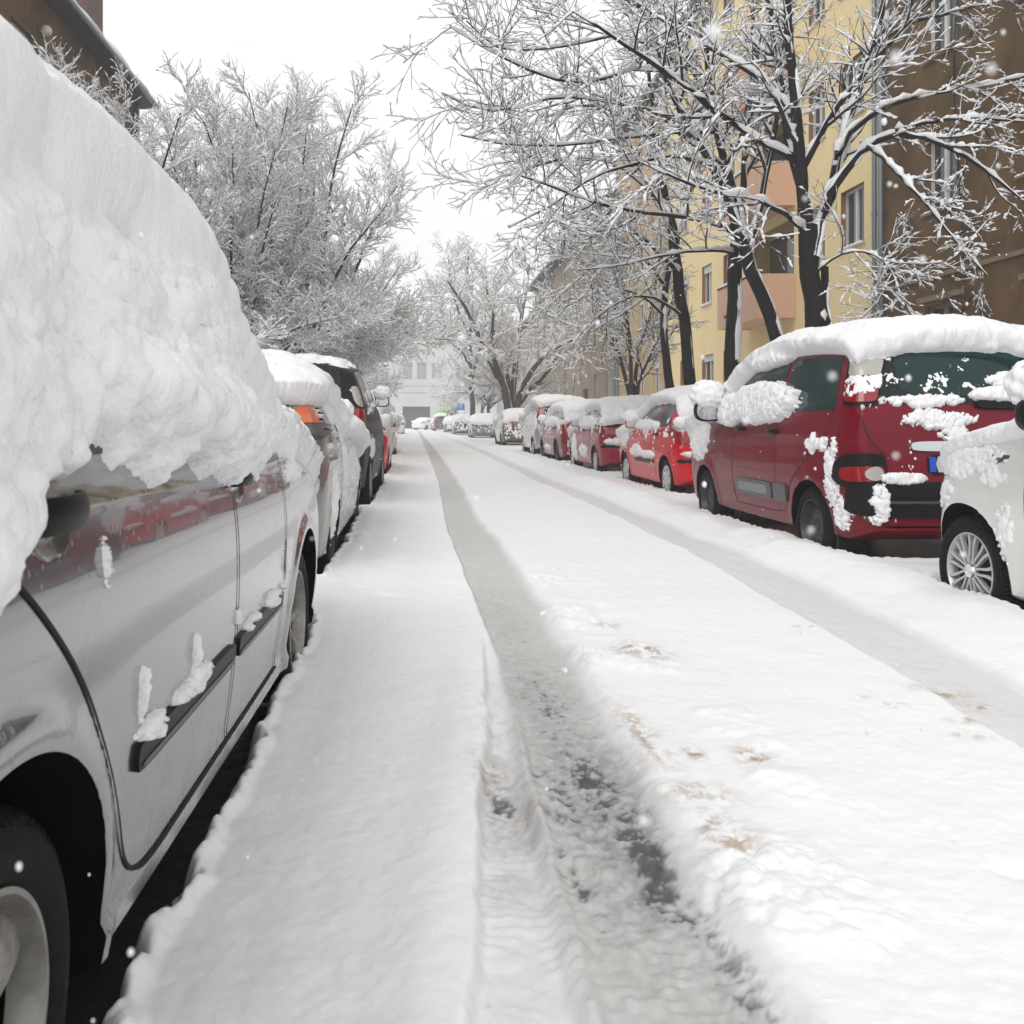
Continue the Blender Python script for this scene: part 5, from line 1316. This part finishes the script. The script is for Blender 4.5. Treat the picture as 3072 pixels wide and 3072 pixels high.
class House:
    """street house; its front lies on the plane x = X (s = +1: it stands to the right of the street, -1: to the left)"""
    def __init__(h, label, X, y0, y1, H, depth, m, s=1, name='apartment_house', group=None, z0=-.3):
        h.X, h.y0, h.y1, h.H, h.D, h.m, h.s, h.z0 = X, y0, y1, H, depth, m, s, z0
        h.t = thing(name, label, 'building', (X, (y0 + y1) / 2, 0), 0, group); h.o = (X, (y0 + y1) / 2, 0); h.holes = []
    def V(h, d, y, z):          # d = distance behind the front
        return (h.s * d, y - h.o[1], z)
    def bx(h, mb, d0, d1, y0, y1, z0, z1, m=0):
        a, b = h.s * d0, h.s * d1; mb.box(min(a, b), max(a, b), y0 - h.o[1], y1 - h.o[1], z0, z1, m)
    def window(h, ya, yb, za, zb, frame=WHITEF, rev=None, mull=1, sill=True, depth=.16, blind=0, name='window', transom=None):
        h.holes.append((ya, yb, za, zb))
        f = MB(); w_ = .065
        h.bx(f, depth - .05, depth + .02, ya, ya + w_, za, zb); h.bx(f, depth - .05, depth + .02, yb - w_, yb, za, zb)
        h.bx(f, depth - .05, depth + .02, ya + w_, yb - w_, za, za + w_); h.bx(f, depth - .05, depth + .02, ya + w_, yb - w_, zb - w_, zb)
        for k in range(mull):
            c = ya + (yb - ya) * (k + 1) / (mull + 1); h.bx(f, depth - .06, depth + .015, c - .05, c + .05, za + w_, zb - w_)
        o = f.build(name, frame, h.t)
        p = MB(); h.bx(p, depth - .012, depth + .01, ya + w_ * .8, yb - w_ * .8, za + w_ * .8, zb - w_ * .8); p.build('pane', PANE, o)
        if blind:
            b = MB(); h.bx(b, depth - .10, depth - .055, ya + .02, yb - .02, zb - blind, zb - .01); b.build('roller_blind', WHITEF, o)
        r = MB()
        for (a, b2, c, d) in ((ya - .0, ya + .004, za, zb), (yb - .004, yb, za, zb), (ya + .004, yb - .004, zb - .004, zb), (ya + .004, yb - .004, za, za + .004)):
            h.bx(r, -.003, .6, a, b2, c, d)
        r.build('window_reveal', rev or h.m, o)
        if sill:
            q = MB(); h.bx(q, -.07, depth - .06, ya - .06, yb + .06, za - .045, za - .003); so_ = q.build('window_sill', M_LEDGE if frame is WHITEF and rev is None else WHITEF, o)
            n = 24; ys = np.linspace(ya - .05, yb + .05, n); V = []; 
            for dd, zz in ((-.065, .0), (-.06, .02), (-.03, .035), (.03, .03), (depth - .07, .012)):
                for k, y in enumerate(ys): V.append(h.V(dd, y, za - .004 + zz * (1 + .5 * math.sin(k * 1.7 + ya))))
            link('sill_snow', mesh_np('sill_snow', V, grid_faces(5, n), [SNOWT]), o)
    def build(h, front=None, eave=None, roof=None):
        ys = sorted({h.y0, h.y1, *[q for w_ in h.holes for q in w_[:2]]}); zs = sorted({h.z0, h.H, *[q for w_ in h.holes for q in w_[2:]]})
        mb = MB()
        for i in range(len(ys) - 1):
            for j in range(len(zs) - 1):
                yc, zc = (ys[i] + ys[i + 1]) / 2, (zs[j] + zs[j + 1]) / 2
                if any(a < yc < b and c < zc < d for a, b, c, d in h.holes): continue
                mb.add([h.V(0, ys[i], zs[j]), h.V(0, ys[i + 1], zs[j]), h.V(0, ys[i + 1], zs[j + 1]), h.V(0, ys[i], zs[j + 1])], [(0, 1, 2, 3)])
        D = h.D
        c = [h.V(0, h.y0, h.z0), h.V(D, h.y0, h.z0), h.V(D, h.y1, h.z0), h.V(0, h.y1, h.z0)]; t = [(x, y, h.H) for x, y, z in c]
        mb.add(c + t, [(0, 1, 5, 4), (1, 2, 6, 5), (2, 3, 7, 6), (4, 5, 6, 7)])
        # dark room behind the openings
        mb.add([h.V(.62, h.y0 + .1, h.z0), h.V(.62, h.y1 - .1, h.z0), h.V(.62, h.y1 - .1, h.H - .2), h.V(.62, h.y0 + .1, h.H - .2)], [(0, 1, 2, 3)], 1)
        import bmesh
        h.wall = link('wall', mb.mesh('wall', [h.m, GAP], False, fix=False), h.t)
        if eave:
            e = MB(); h.bx(e, -eave, .3, h.y0 - .15, h.y1 + .15, h.H + .002, h.H + .14); e.build('eave', M_SLAB, h.t)
            e = MB(); e.tube([h.V(-eave - .05, h.y0 - .15, h.H + .07), h.V(-eave - .05, h.y1 + .15, h.H + .07)], .075, 10); e.build('gutter', M_PIPE, h.t, True)
        if roof:
            n = 60; V = []; yy = np.linspace(h.y0 - .15, h.y1 + .15, n)
            prof = [(-(eave or .1), h.H + .145), (-(eave or .1) - .05, h.H + .22), (-(eave or .1) + .05, h.H + .38), (D * .25, h.H + .38 + roof * .5), (D * .5, h.H + .38 + roof), (D, h.H + .2)]
            for k, (d, z) in enumerate(prof):
                for i, y in enumerate(yy): V.append(h.V(d + (.05 * math.sin(i * 1.3 + k) if k < 3 else 0), y, z + .04 * math.sin(i * .7 + k * 2)))
            link('roof_snow', mesh_np('roof_snow', V, grid_faces(len(prof), n), [SNOW]), h.t)
    def pipe(h, y, d=-.09, r=.055, z1=None, name='downpipe'):
        m = MB(); m.tube([h.V(d, y, h.z0), h.V(d, y, z1 or h.H)], r, 12)
        for z in np.arange(1.2, (z1 or h.H), 2.1): m.lathe([(0, r + .001), (0, r + .014), (.05, r + .014), (.05, r + .001)], 12, 'z', h.V(d, y, z))
        m.build(name, M_PIPE, h.t, True)

XR = 9.9
def right_side():
    h = House('brown rendered apartment house nearest on the right with white framed windows', XR, 1.5, 19.55, 15.5, 9, M_BROWN)
    for fl in range(4):
        za = 5.0 + 2.93 * fl
        for yc in (17.35, 14.55, 11.75, 8.9):
            h.window(yc - .52, yc + .52, za, za + 1.42)
    for yc in (17.35, 14.3, 11.6): h.window(yc - .55, yc + .55, 1.85, 3.22, frame=mat('old_wood_frame', (.20, .17, .12), .6), mull=1)
    h.build()
    m = MB(); h.bx(m, -.05, .0, 1.5, 19.5, 3.72, 3.80); m.build('string_course', M_LEDGE, h.t)
    for yc in (17.35, 14.3, 11.6):
        m = MB(); h.bx(m, -.05, -.001, yc - .75, yc + .75, 3.30, 3.40); m.build('lintel_ledge', M_LEDGE, h.t)
    m = MB(); pts = []
    for k in range(30):
        t = k / 29; pts.append(h.V(-.02, 16.6 + .5 * math.sin(t * 3.2) * (1 - t), 9.5 - 6.0 * t))
    m.tube(pts, .012, 5); m.build('loose_cable', GAP, h.t)
    h.pipe(19.42)
    y = House('yellow apartment house with terracotta balconies and brown window reveals', XR + .02, 19.56, 36.2, 15.2, 9, M_YELL)
    for fl in range(4):
        za = 4.98 + 2.93 * fl
        y.window(20.35, 21.45, za, za + 1.32, rev=M_REV, blind=.0)
        y.window(22.3, 23.2, za, za + 1.32, rev=M_REV)
        y.window(24.1, 27.2, za - .9, za + 1.35, frame=M_OLIVE, rev=M_OLIVE, mull=0, sill=False, depth=.55, name='loggia')
        for (a, b) in ((28.6, 29.6), (30.8, 31.8), (33.4, 34.4)): y.window(a, b, za, za + 1.32, rev=M_REV, blind=.25 if a > 30 else 0)
    for (a, b) in ((20.4, 21.5), (28.5, 29.6), (30.6, 31.8), (33.3, 34.4)): y.window(a, b, 2.1, 3.25, rev=M_REV, blind=.22)
    y.build(eave=.4)
    for fl in range(3):
        za = 3.85 + 2.93 * fl
        m = MB(); y.bx(m, -.95, -.85, 24.0, 27.3, za - .15, za + 1.0); y.bx(m, -.85, -.003, 24.0, 24.1, za - .15, za + 1.0); y.bx(m, -.85, -.003, 27.2, 27.3, za - .15, za + 1.0)
        y.bx(m, -.848, -.004, 24.11, 27.19, za - .13, za - .02); o = m.build('balcony', M_TERRA, y.t)
        s_ = MB(); y.bx(s_, -.96, -.84, 24.0, 27.3, za + 1.002, za + 1.06); s_.build('balcony_rail', BLACKP, o)
        s_ = MB(); y.bx(s_, -.975, -.835, 24.05, 27.25, za + 1.063, za + 1.12); s_.build('rail_snow', SNOWT, o)
        s_ = MB(); y.bx(s_, -.965, -.951, 26.3, 26.7, za + .12, za + .2); s_.build('drain_slot', GAP, o)
    y.pipe(19.72, r=.05); y.pipe(36.1)
    b = House('beige apartment house between the yellow and the grey brown one', XR + .05, 36.25, 45.0, 14.5, 9, M_BEIGE)
    for fl in range(4):
        for yc in (38.0, 40.5, 43.0): b.window(yc - .5, yc + .5, 2.1 + 2.93 * fl, 3.5 + 2.93 * fl, blind=.3)
    b.build(eave=.4); b.pipe(44.9)
    g = House('grey brown apartment house with a snowy sloping roof far down the right side', XR + .0, 45.1, 76, 11.7, 10, M_GREY)
    for fl in range(3):
        for yc in np.arange(47, 76, 3.3):
            if fl == 0 and 53 < yc < 54: continue
            g.window(yc - .55, yc + .55, 2.0 + 3.0 * fl, 3.6 + 3.0 * fl, blind=.5 if (int(yc) + fl) % 3 == 0 else 0)
    g.window(52.6, 54.4, -.1, 2.9, frame=M_DOOR, mull=1, sill=False, name='entrance_door')
    g.build(eave=.7, roof=3.2); g.pipe(45.3); g.pipe(60.5); g.pipe(72)
    k = House('tall pale yellow house rising behind the grey brown roof', XR + 11, 66, 84, 18.0, 9, stucco('cream_render', (.62, .55, .36), (.56, .5, .32), .4))
    for fl in range(5):
        for yc in (69, 73, 78): k.window(yc - .6, yc + .6, 4 + 2.9 * fl, 5.5 + 2.9 * fl)
    k.build(eave=.4); k.pipe(82)
    l = House('ochre apartment house with a faint outline at the far end of the right row', XR + .2, 77, 101, 9.5, 9, M_BEIGE)
    for fl in range(3):
        for yc in np.arange(79, 100, 3.4): l.window(yc - .55, yc + .55, 1.6 + 2.9 * fl, 3.1 + 2.9 * fl)
    l.build(eave=.6, roof=2.5)
right_side()

def left_side():
    XL = -9.0
    h = House('brown house with deep eave and snowy roof edge at upper left', XL, 4, 30.0, 11.2, 10, M_BROWN, s=-1)
    for yc in (21.15, 24.6, 28.0):
        for fl in range(3):
            h.window(yc - .6, yc + .6, 8.6 - 2.95 * fl, 10.05 - 2.95 * fl)
    h.build(eave=.55, roof=3.0)
    for yc in (22.15, 25.5): 
        m = MB(); V, F = blob(1, .13, .13, .13, 5, 14, 0); m.add((V + np.array(h.V(-.16, yc, 10.38))).tolist(), F.tolist()); m.tube([h.V(0, yc, 10.38), h.V(-.16, yc, 10.38)], .025, 8)
        m.build('globe_lamp', WHITEF, h.t, True)
    m = MB(); h.bx(m, 1.0, 2.0, 28.2, 29.6, 11.3, 15.0); h.bx(m, .95, 2.05, 28.15, 29.65, 15.002, 15.15); m.build('chimney', mat('chimney_brick', (.11, .05, .035), .85, var=(.07, .035, .025), vscale=12), h.t)
    m = MB(); h.bx(m, -.9, .0, 20.8, 28.6, 7.62, 7.72); h.bx(m, -.9, -.82, 20.8, 28.6, 7.722, 8.60); o = m.build('balcony', mat('ochre_parapet', (.34, .23, .09), .85, var=(.25, .17, .07), vscale=2), h.t)
    n = 60; ys = np.linspace(20.75, 28.65, n); V = []
    for dd, zz in ((-.99, .0), (-1.02, .07), (-.93, .19), (-.83, .17), (-.76, .0)):
        for k, y in enumerate(ys): V.append(h.V(dd, y, 8.605 + zz * (1 + .22 * math.sin(k * .9) + .15 * math.sin(k * 2.3))))
    link('parapet_snow', mesh_np('parapet_snow', V, grid_faces(5, n), [SNOWT]), o)
    h.pipe(29.7)
    l = House('low ochre house behind the left trees', -10.5, 33, 62, 4.6, 8, M_BEIGE, s=-1, name='low_house')
    for yc in np.arange(35, 61, 3.6): l.window(yc - .6, yc + .6, 1.4, 3.0)
    l.build(eave=.5, roof=2.2)
left_side()

def end_building():
    t = thing('office_building', 'pale grey building closing the end of the street with green letters painted on its wall', 'building', (0, 124, 0))
    wl = MB(); y = 0
    holes = [(-1.6, 2.1, -.2, 3.0), (-1.6, -.2, 6.6, 8.9), (.3, 1.7, 6.6, 8.9), (2.3, 3.7, 6.6, 8.9)] + [(x, x + 1.5, 6.6, 8.9) for x in (-9, -6.5, 8, 11, 14, 17)] + [(x, x + 1.5, 2, 4.2) for x in (-9, -6.5, 11, 14, 17)]
    X0, X1, H = -22, 34, 11.5
    xs = sorted({X0, X1, *[q for h in holes for q in h[:2]]}); zs = sorted({-.4, H, *[q for h in holes for q in h[2:]]})
    for i in range(len(xs) - 1):
        for j in range(len(zs) - 1):
            a, b = (xs[i] + xs[i + 1]) / 2, (zs[j] + zs[j + 1]) / 2
            if any(q[0] < a < q[1] and q[2] < b < q[3] for q in holes): continue
            wl.add([(xs[i], 0, zs[j]), (xs[i + 1], 0, zs[j]), (xs[i + 1], 0, zs[j + 1]), (xs[i], 0, zs[j + 1])], [(0, 1, 2, 3)])
    wl.add([(X0, 0, -.4), (X1, 0, -.4), (X1, 12, -.4), (X0, 12, -.4), (X0, 0, H), (X1, 0, H), (X1, 12, H), (X0, 12, H)], [(0, 3, 7, 4), (1, 2, 6, 5), (2, 3, 7, 6), (4, 5, 6, 7)])
    link('wall', wl.mesh('wall', M_PALE, False, fix=False), t)
    for k, (a, b, c, d) in enumerate(holes):
        f = MB()
        for q in ((a, a + .1, c, d), (b - .1, b, c, d), (a + .1, b - .1, c, c + .1), (a + .1, b - .1, d - .1, d)): f.box(q[0], q[1], .1, .22, q[2], q[3])
        if k == 0: f.box(.2, .3, .1, .22, c, d); f.box(a + .1, b - .1, .1, .218, 1.9, 2.0)
        o = f.build('entrance_door' if k == 0 else 'window', WHITEF if k else GREYP, t)
        p = MB(); p.box(a, b, .24, .3, c, d); p.build('pane', mat('hazed_pane', (.30, .32, .32), .3) if k else PANE, o)  # upper panes carry distance haze in their pale colour
    s_ = MB(); s_.box(X0, X1, -.12, -.002, 4.9, 5.05); s_.box(X0, X1, -.14, -.002, 5.8, 5.9); s_.build('string_course', M_PALE, t)
    gm = mat('green_spray_paint', (.22, .52, .12), .7); dk = mat('grey_spray_paint', (.10, .12, .11), .7)
    g = MB()
    for poly in ([(2.7, .9), (3.3, .7), (3.4, 2.2), (3.0, 2.4), (2.6, 2.1)], [(3.3, 1.0), (4.5, .9), (4.6, 2.9), (3.3, 2.7)], [(4.5, 1.0), (6.0, .8), (6.1, 2.0), (5.6, 2.3), (4.6, 2.1)]): g.prism(poly, 'y', -.012, -.004)
    a = g.build('painted_letters', gm, t)
    g = MB()
    for poly in ([(2.85, 1.0), (3.25, .9), (3.28, 2.0), (2.85, 1.95)], [(3.5, 1.1), (4.3, 1.0), (4.35, 2.3), (3.9, 2.4), (3.85, 1.8), (3.5, 1.8)], [(4.7, 1.2), (5.8, 1.0), (5.8, 1.7), (4.75, 1.9)]): g.prism(poly, 'y', -.02, -.013)
    g.build('letter_filling', dk, a)
    n = 40; V = []
    for dd, zz in ((-.2, 0), (-.22, .2), (0, .35), (6, .5), (12, .2)):
        for k in range(n): V.append((X0 + (X1 - X0) * k / (n - 1), dd, H + zz))
    link('roof_snow', mesh_np('roof_snow', V, grid_faces(5, n), [SNOW]), t)
end_building()

# ------------------------------------------------------------------ signs and lamp post
def text_mesh(s, size, name, m, parent, loc, depth=.004):
    cu = bpy.data.curves.new(name, 'FONT'); cu.body = s; cu.size = size; cu.extrude = depth; cu.align_x = 'CENTER'; cu.align_y = 'CENTER'
    o = bpy.data.objects.new('tmp', cu); COL.objects.link(o); dg = bpy.context.evaluated_depsgraph_get(); dg.update()
    me = bpy.data.meshes.new_from_object(o.evaluated_get(dg)); bpy.data.objects.remove(o); me.materials.clear(); me.materials.append(m)
    return link(name, me, parent, loc, (R(90), 0, 0))
S_RED = mat('sign_red', (.52, .02, .02), .4); S_WHITE = mat('sign_white', (.72, .72, .7), .4); S_BLUE = mat('sign_blue', (.02, .16, .58), .4); S_LBLUE = mat('sign_light_blue', (.03, .30, .66), .4); S_BLK = mat('sign_black', (.02, .02, .02), .4)
def signs():
    Y = 92.
    xs, zt = at(854, 0, Y)[0], None
    z = lambda py: at(0, py, Y)[2]; x = lambda p: at(p, 0, Y)[0]
    p = thing('sign_post', 'thin grey post carrying the triangular give way sign at the street end', 'post', (x(851.5), Y, 0))
    m = MB(); m.tube([(0, 0, -.1), (0, 0, z(746))], .035, 8); m.build('pole', M_PIPE, p, True)
    c = MB(); c.lathe([(0, .04), (.05, .035), (.06, .001)], 8, 'z', (0, 0, z(746))); c.build('post_cap', M_PIPE, p)
    a = (z(752) - z(771)) 
    t = thing('give_way_sign', 'white downward triangle with red rim above the round sign', 'road sign', (x(851.5), Y - .05, z(771)))
    hw = .62; m = MB(); m.prism([(0, 0), (hw, a), (-hw, a)], 'y', -.0, .02); m.build('rim', S_RED, t)
    m = MB(); m.prism([(0, .25), (hw * .70, a - .12), (-hw * .70, a - .12)], 'y', -.012, -.002); m.build('face', S_WHITE, t)
    t = thing('no_turn_sign', 'round red rimmed sign with a crossed black turning arrow', 'road sign', (x(851.5), Y - .05, z(782)))
    m = MB(); m.lathe([(-.0, .001), (-.0, .50), (.02, .50)], 32, 'y'); m.build('rim', S_RED, t)
    m = MB(); m.lathe([(-.008, .001), (-.008, .40), (-.002, .40)], 32, 'y'); m.build('face', S_WHITE, t)
    m = MB(); m.prism([(-.12, -.28), (-.03, -.28), (-.03, .0), (.08, .06), (.08, -.02), (.28, .10), (.08, .24), (.08, .16), (-.12, .06)], 'y', -.018, -.010); m.build('arrow', S_BLK, t)
    m = MB(); m.prism([(-.33, .25), (-.27, .31), (.33, -.25), (.27, -.31)], 'y', -.024, -.019); m.build('slash', S_RED, t)
    p2 = thing('sign_post', 'thin grey post carrying the two blue parking signs', 'post', (x(865.5), Y + 3, 0))
    m = MB(); m.tube([(0, 0, -.1), (0, 0, z(757))], .035, 8); m.build('pole', M_PIPE, p2, True)
    c = MB(); c.lathe([(0, .04), (.05, .035), (.06, .001)], 8, 'z', (0, 0, z(757))); c.build('post_cap', M_PIPE, p2)
    hh = (z(759) - z(777))
    t = thing('parking_sign', 'light blue parking sign with white P, left of the darker blue one', 'road sign', (x(860.5) + .1, Y + 2.9, (z(759) + z(777)) / 2), R(12), None)
    m = MB(); m.box(-.36, .36, 0, .02, -hh / 2, hh / 2); m.build('board', S_LBLUE, t); text_mesh('P', .75, 'letter', S_WHITE, t, (0, -.006, .02))
    t = thing('parking_sign', 'dark blue parking sign with white letter and snow on its lower part', 'road sign', (x(870.5) + .1, Y + 2.9, (z(760) + z(779)) / 2), R(-12), None)
    m = MB(); m.box(-.38, .38, 0, .02, -hh / 2, hh / 2); m.build('board', S_BLUE, t); text_mesh('P', .6, 'letter', S_WHITE, t, (0, -.006, .16))
    V, F = blob(1, .34, .05, .13, 3, 14, .5, 3); link('sign_snow', mesh_np('sign_snow', V + np.array([.02, -.02, -.34]), F, [SNOW]), t)
signs()
def lamp():
    Y = 29.; b = at(580, 795, Y); t = thing('lamp_post', 'slim grey green lamp post among the left trees', 'street lamp', (b[0], Y, 0))
    m = MB(); m.tube([(0, 0, -.1), (0, 0, 1.2), (0, 0, 7.2)], [.085, .075, .045], 12); m.build('pole', mat('lamp_paint', (.07, .09, .085), .5), t, True)
    c = MB(); c.lathe([(0, .05), (.06, .05), (.12, .02), (.13, .001)], 12, 'z', (0, 0, 7.2)); c.build('post_cap', MATS['lamp_paint'], t)
lamp()

# ------------------------------------------------------------------ falling snow and the air full of it
def flakes():
    r = random.Random(77); Vs, Fs, b = [], [], 0
    def one(x, y, z, s):
        nonlocal b
        V, F = blob(s, 1, 1, r.uniform(1.0, 1.5), r.randint(1, 999), 7, .6, 2.2); Vs.append(V + np.array([x, y, z])); Fs.append(F + b); b += len(V)
    for _ in range(420):
        Y = .5 + 22 * r.random() ** 1.6; u = r.uniform(-.47, .68); v = r.uniform(-.68, .48)
        z = 1 + v * Y
        if z < .05 or (u * Y < -.4 and Y < 6 and z < 1.7): continue
        one(u * Y, Y, z, r.uniform(.0012, .0032) * (1 if Y > 1.2 else .5))
    for (qx, qy, Y, s) in [(1345, 60, 0.24, 0.00136), (1690, 110, 0.28, 0.00112), (1740, 490, 0.5, 0.00136), (1215, 1550, 0.26, 0.00118), (1570, 710, 0.35, 0.00105), (1690, 860, 0.4, 0.00087), (1870, 130, 0.3, 0.00099), (1600, 230, 0.3, 0.00087), (1530, 1000, 0.4, 0.00081)]:
        one(*at(qx, qy, Y), s)
    o = link('falling_snow', mesh_np('falling_snow', np.vstack(Vs), np.vstack(Fs), [mat('snowflake', (.8, .8, .82), .8, spec=.2)]))
    tag(o, 'snowflakes falling through the air over the whole street', 'snow', kind='stuff')
flakes()

HAZE = .003
if HAZE:
    m = MB(); m.box(-80, 80, -12, 320, -1.6, 24)
    hm = bpy.data.materials.new('snowy_air'); hm.use_nodes = True; nt = hm.node_tree
    nt.nodes.remove(nt.nodes['Principled BSDF']); pv = nt.nodes.new('ShaderNodeVolumePrincipled')
    pv.inputs['Color'].default_value = (.97, .97, .98, 1); pv.inputs['Density'].default_value = HAZE; pv.inputs['Anisotropy'].default_value = .1
    nt.links.new(pv.outputs[0], nt.nodes['Material Output'].inputs['Volume'])
    o = m.build('haze', hm); tag(o, 'thin white air of the snowfall along the street', 'haze', kind='stuff')
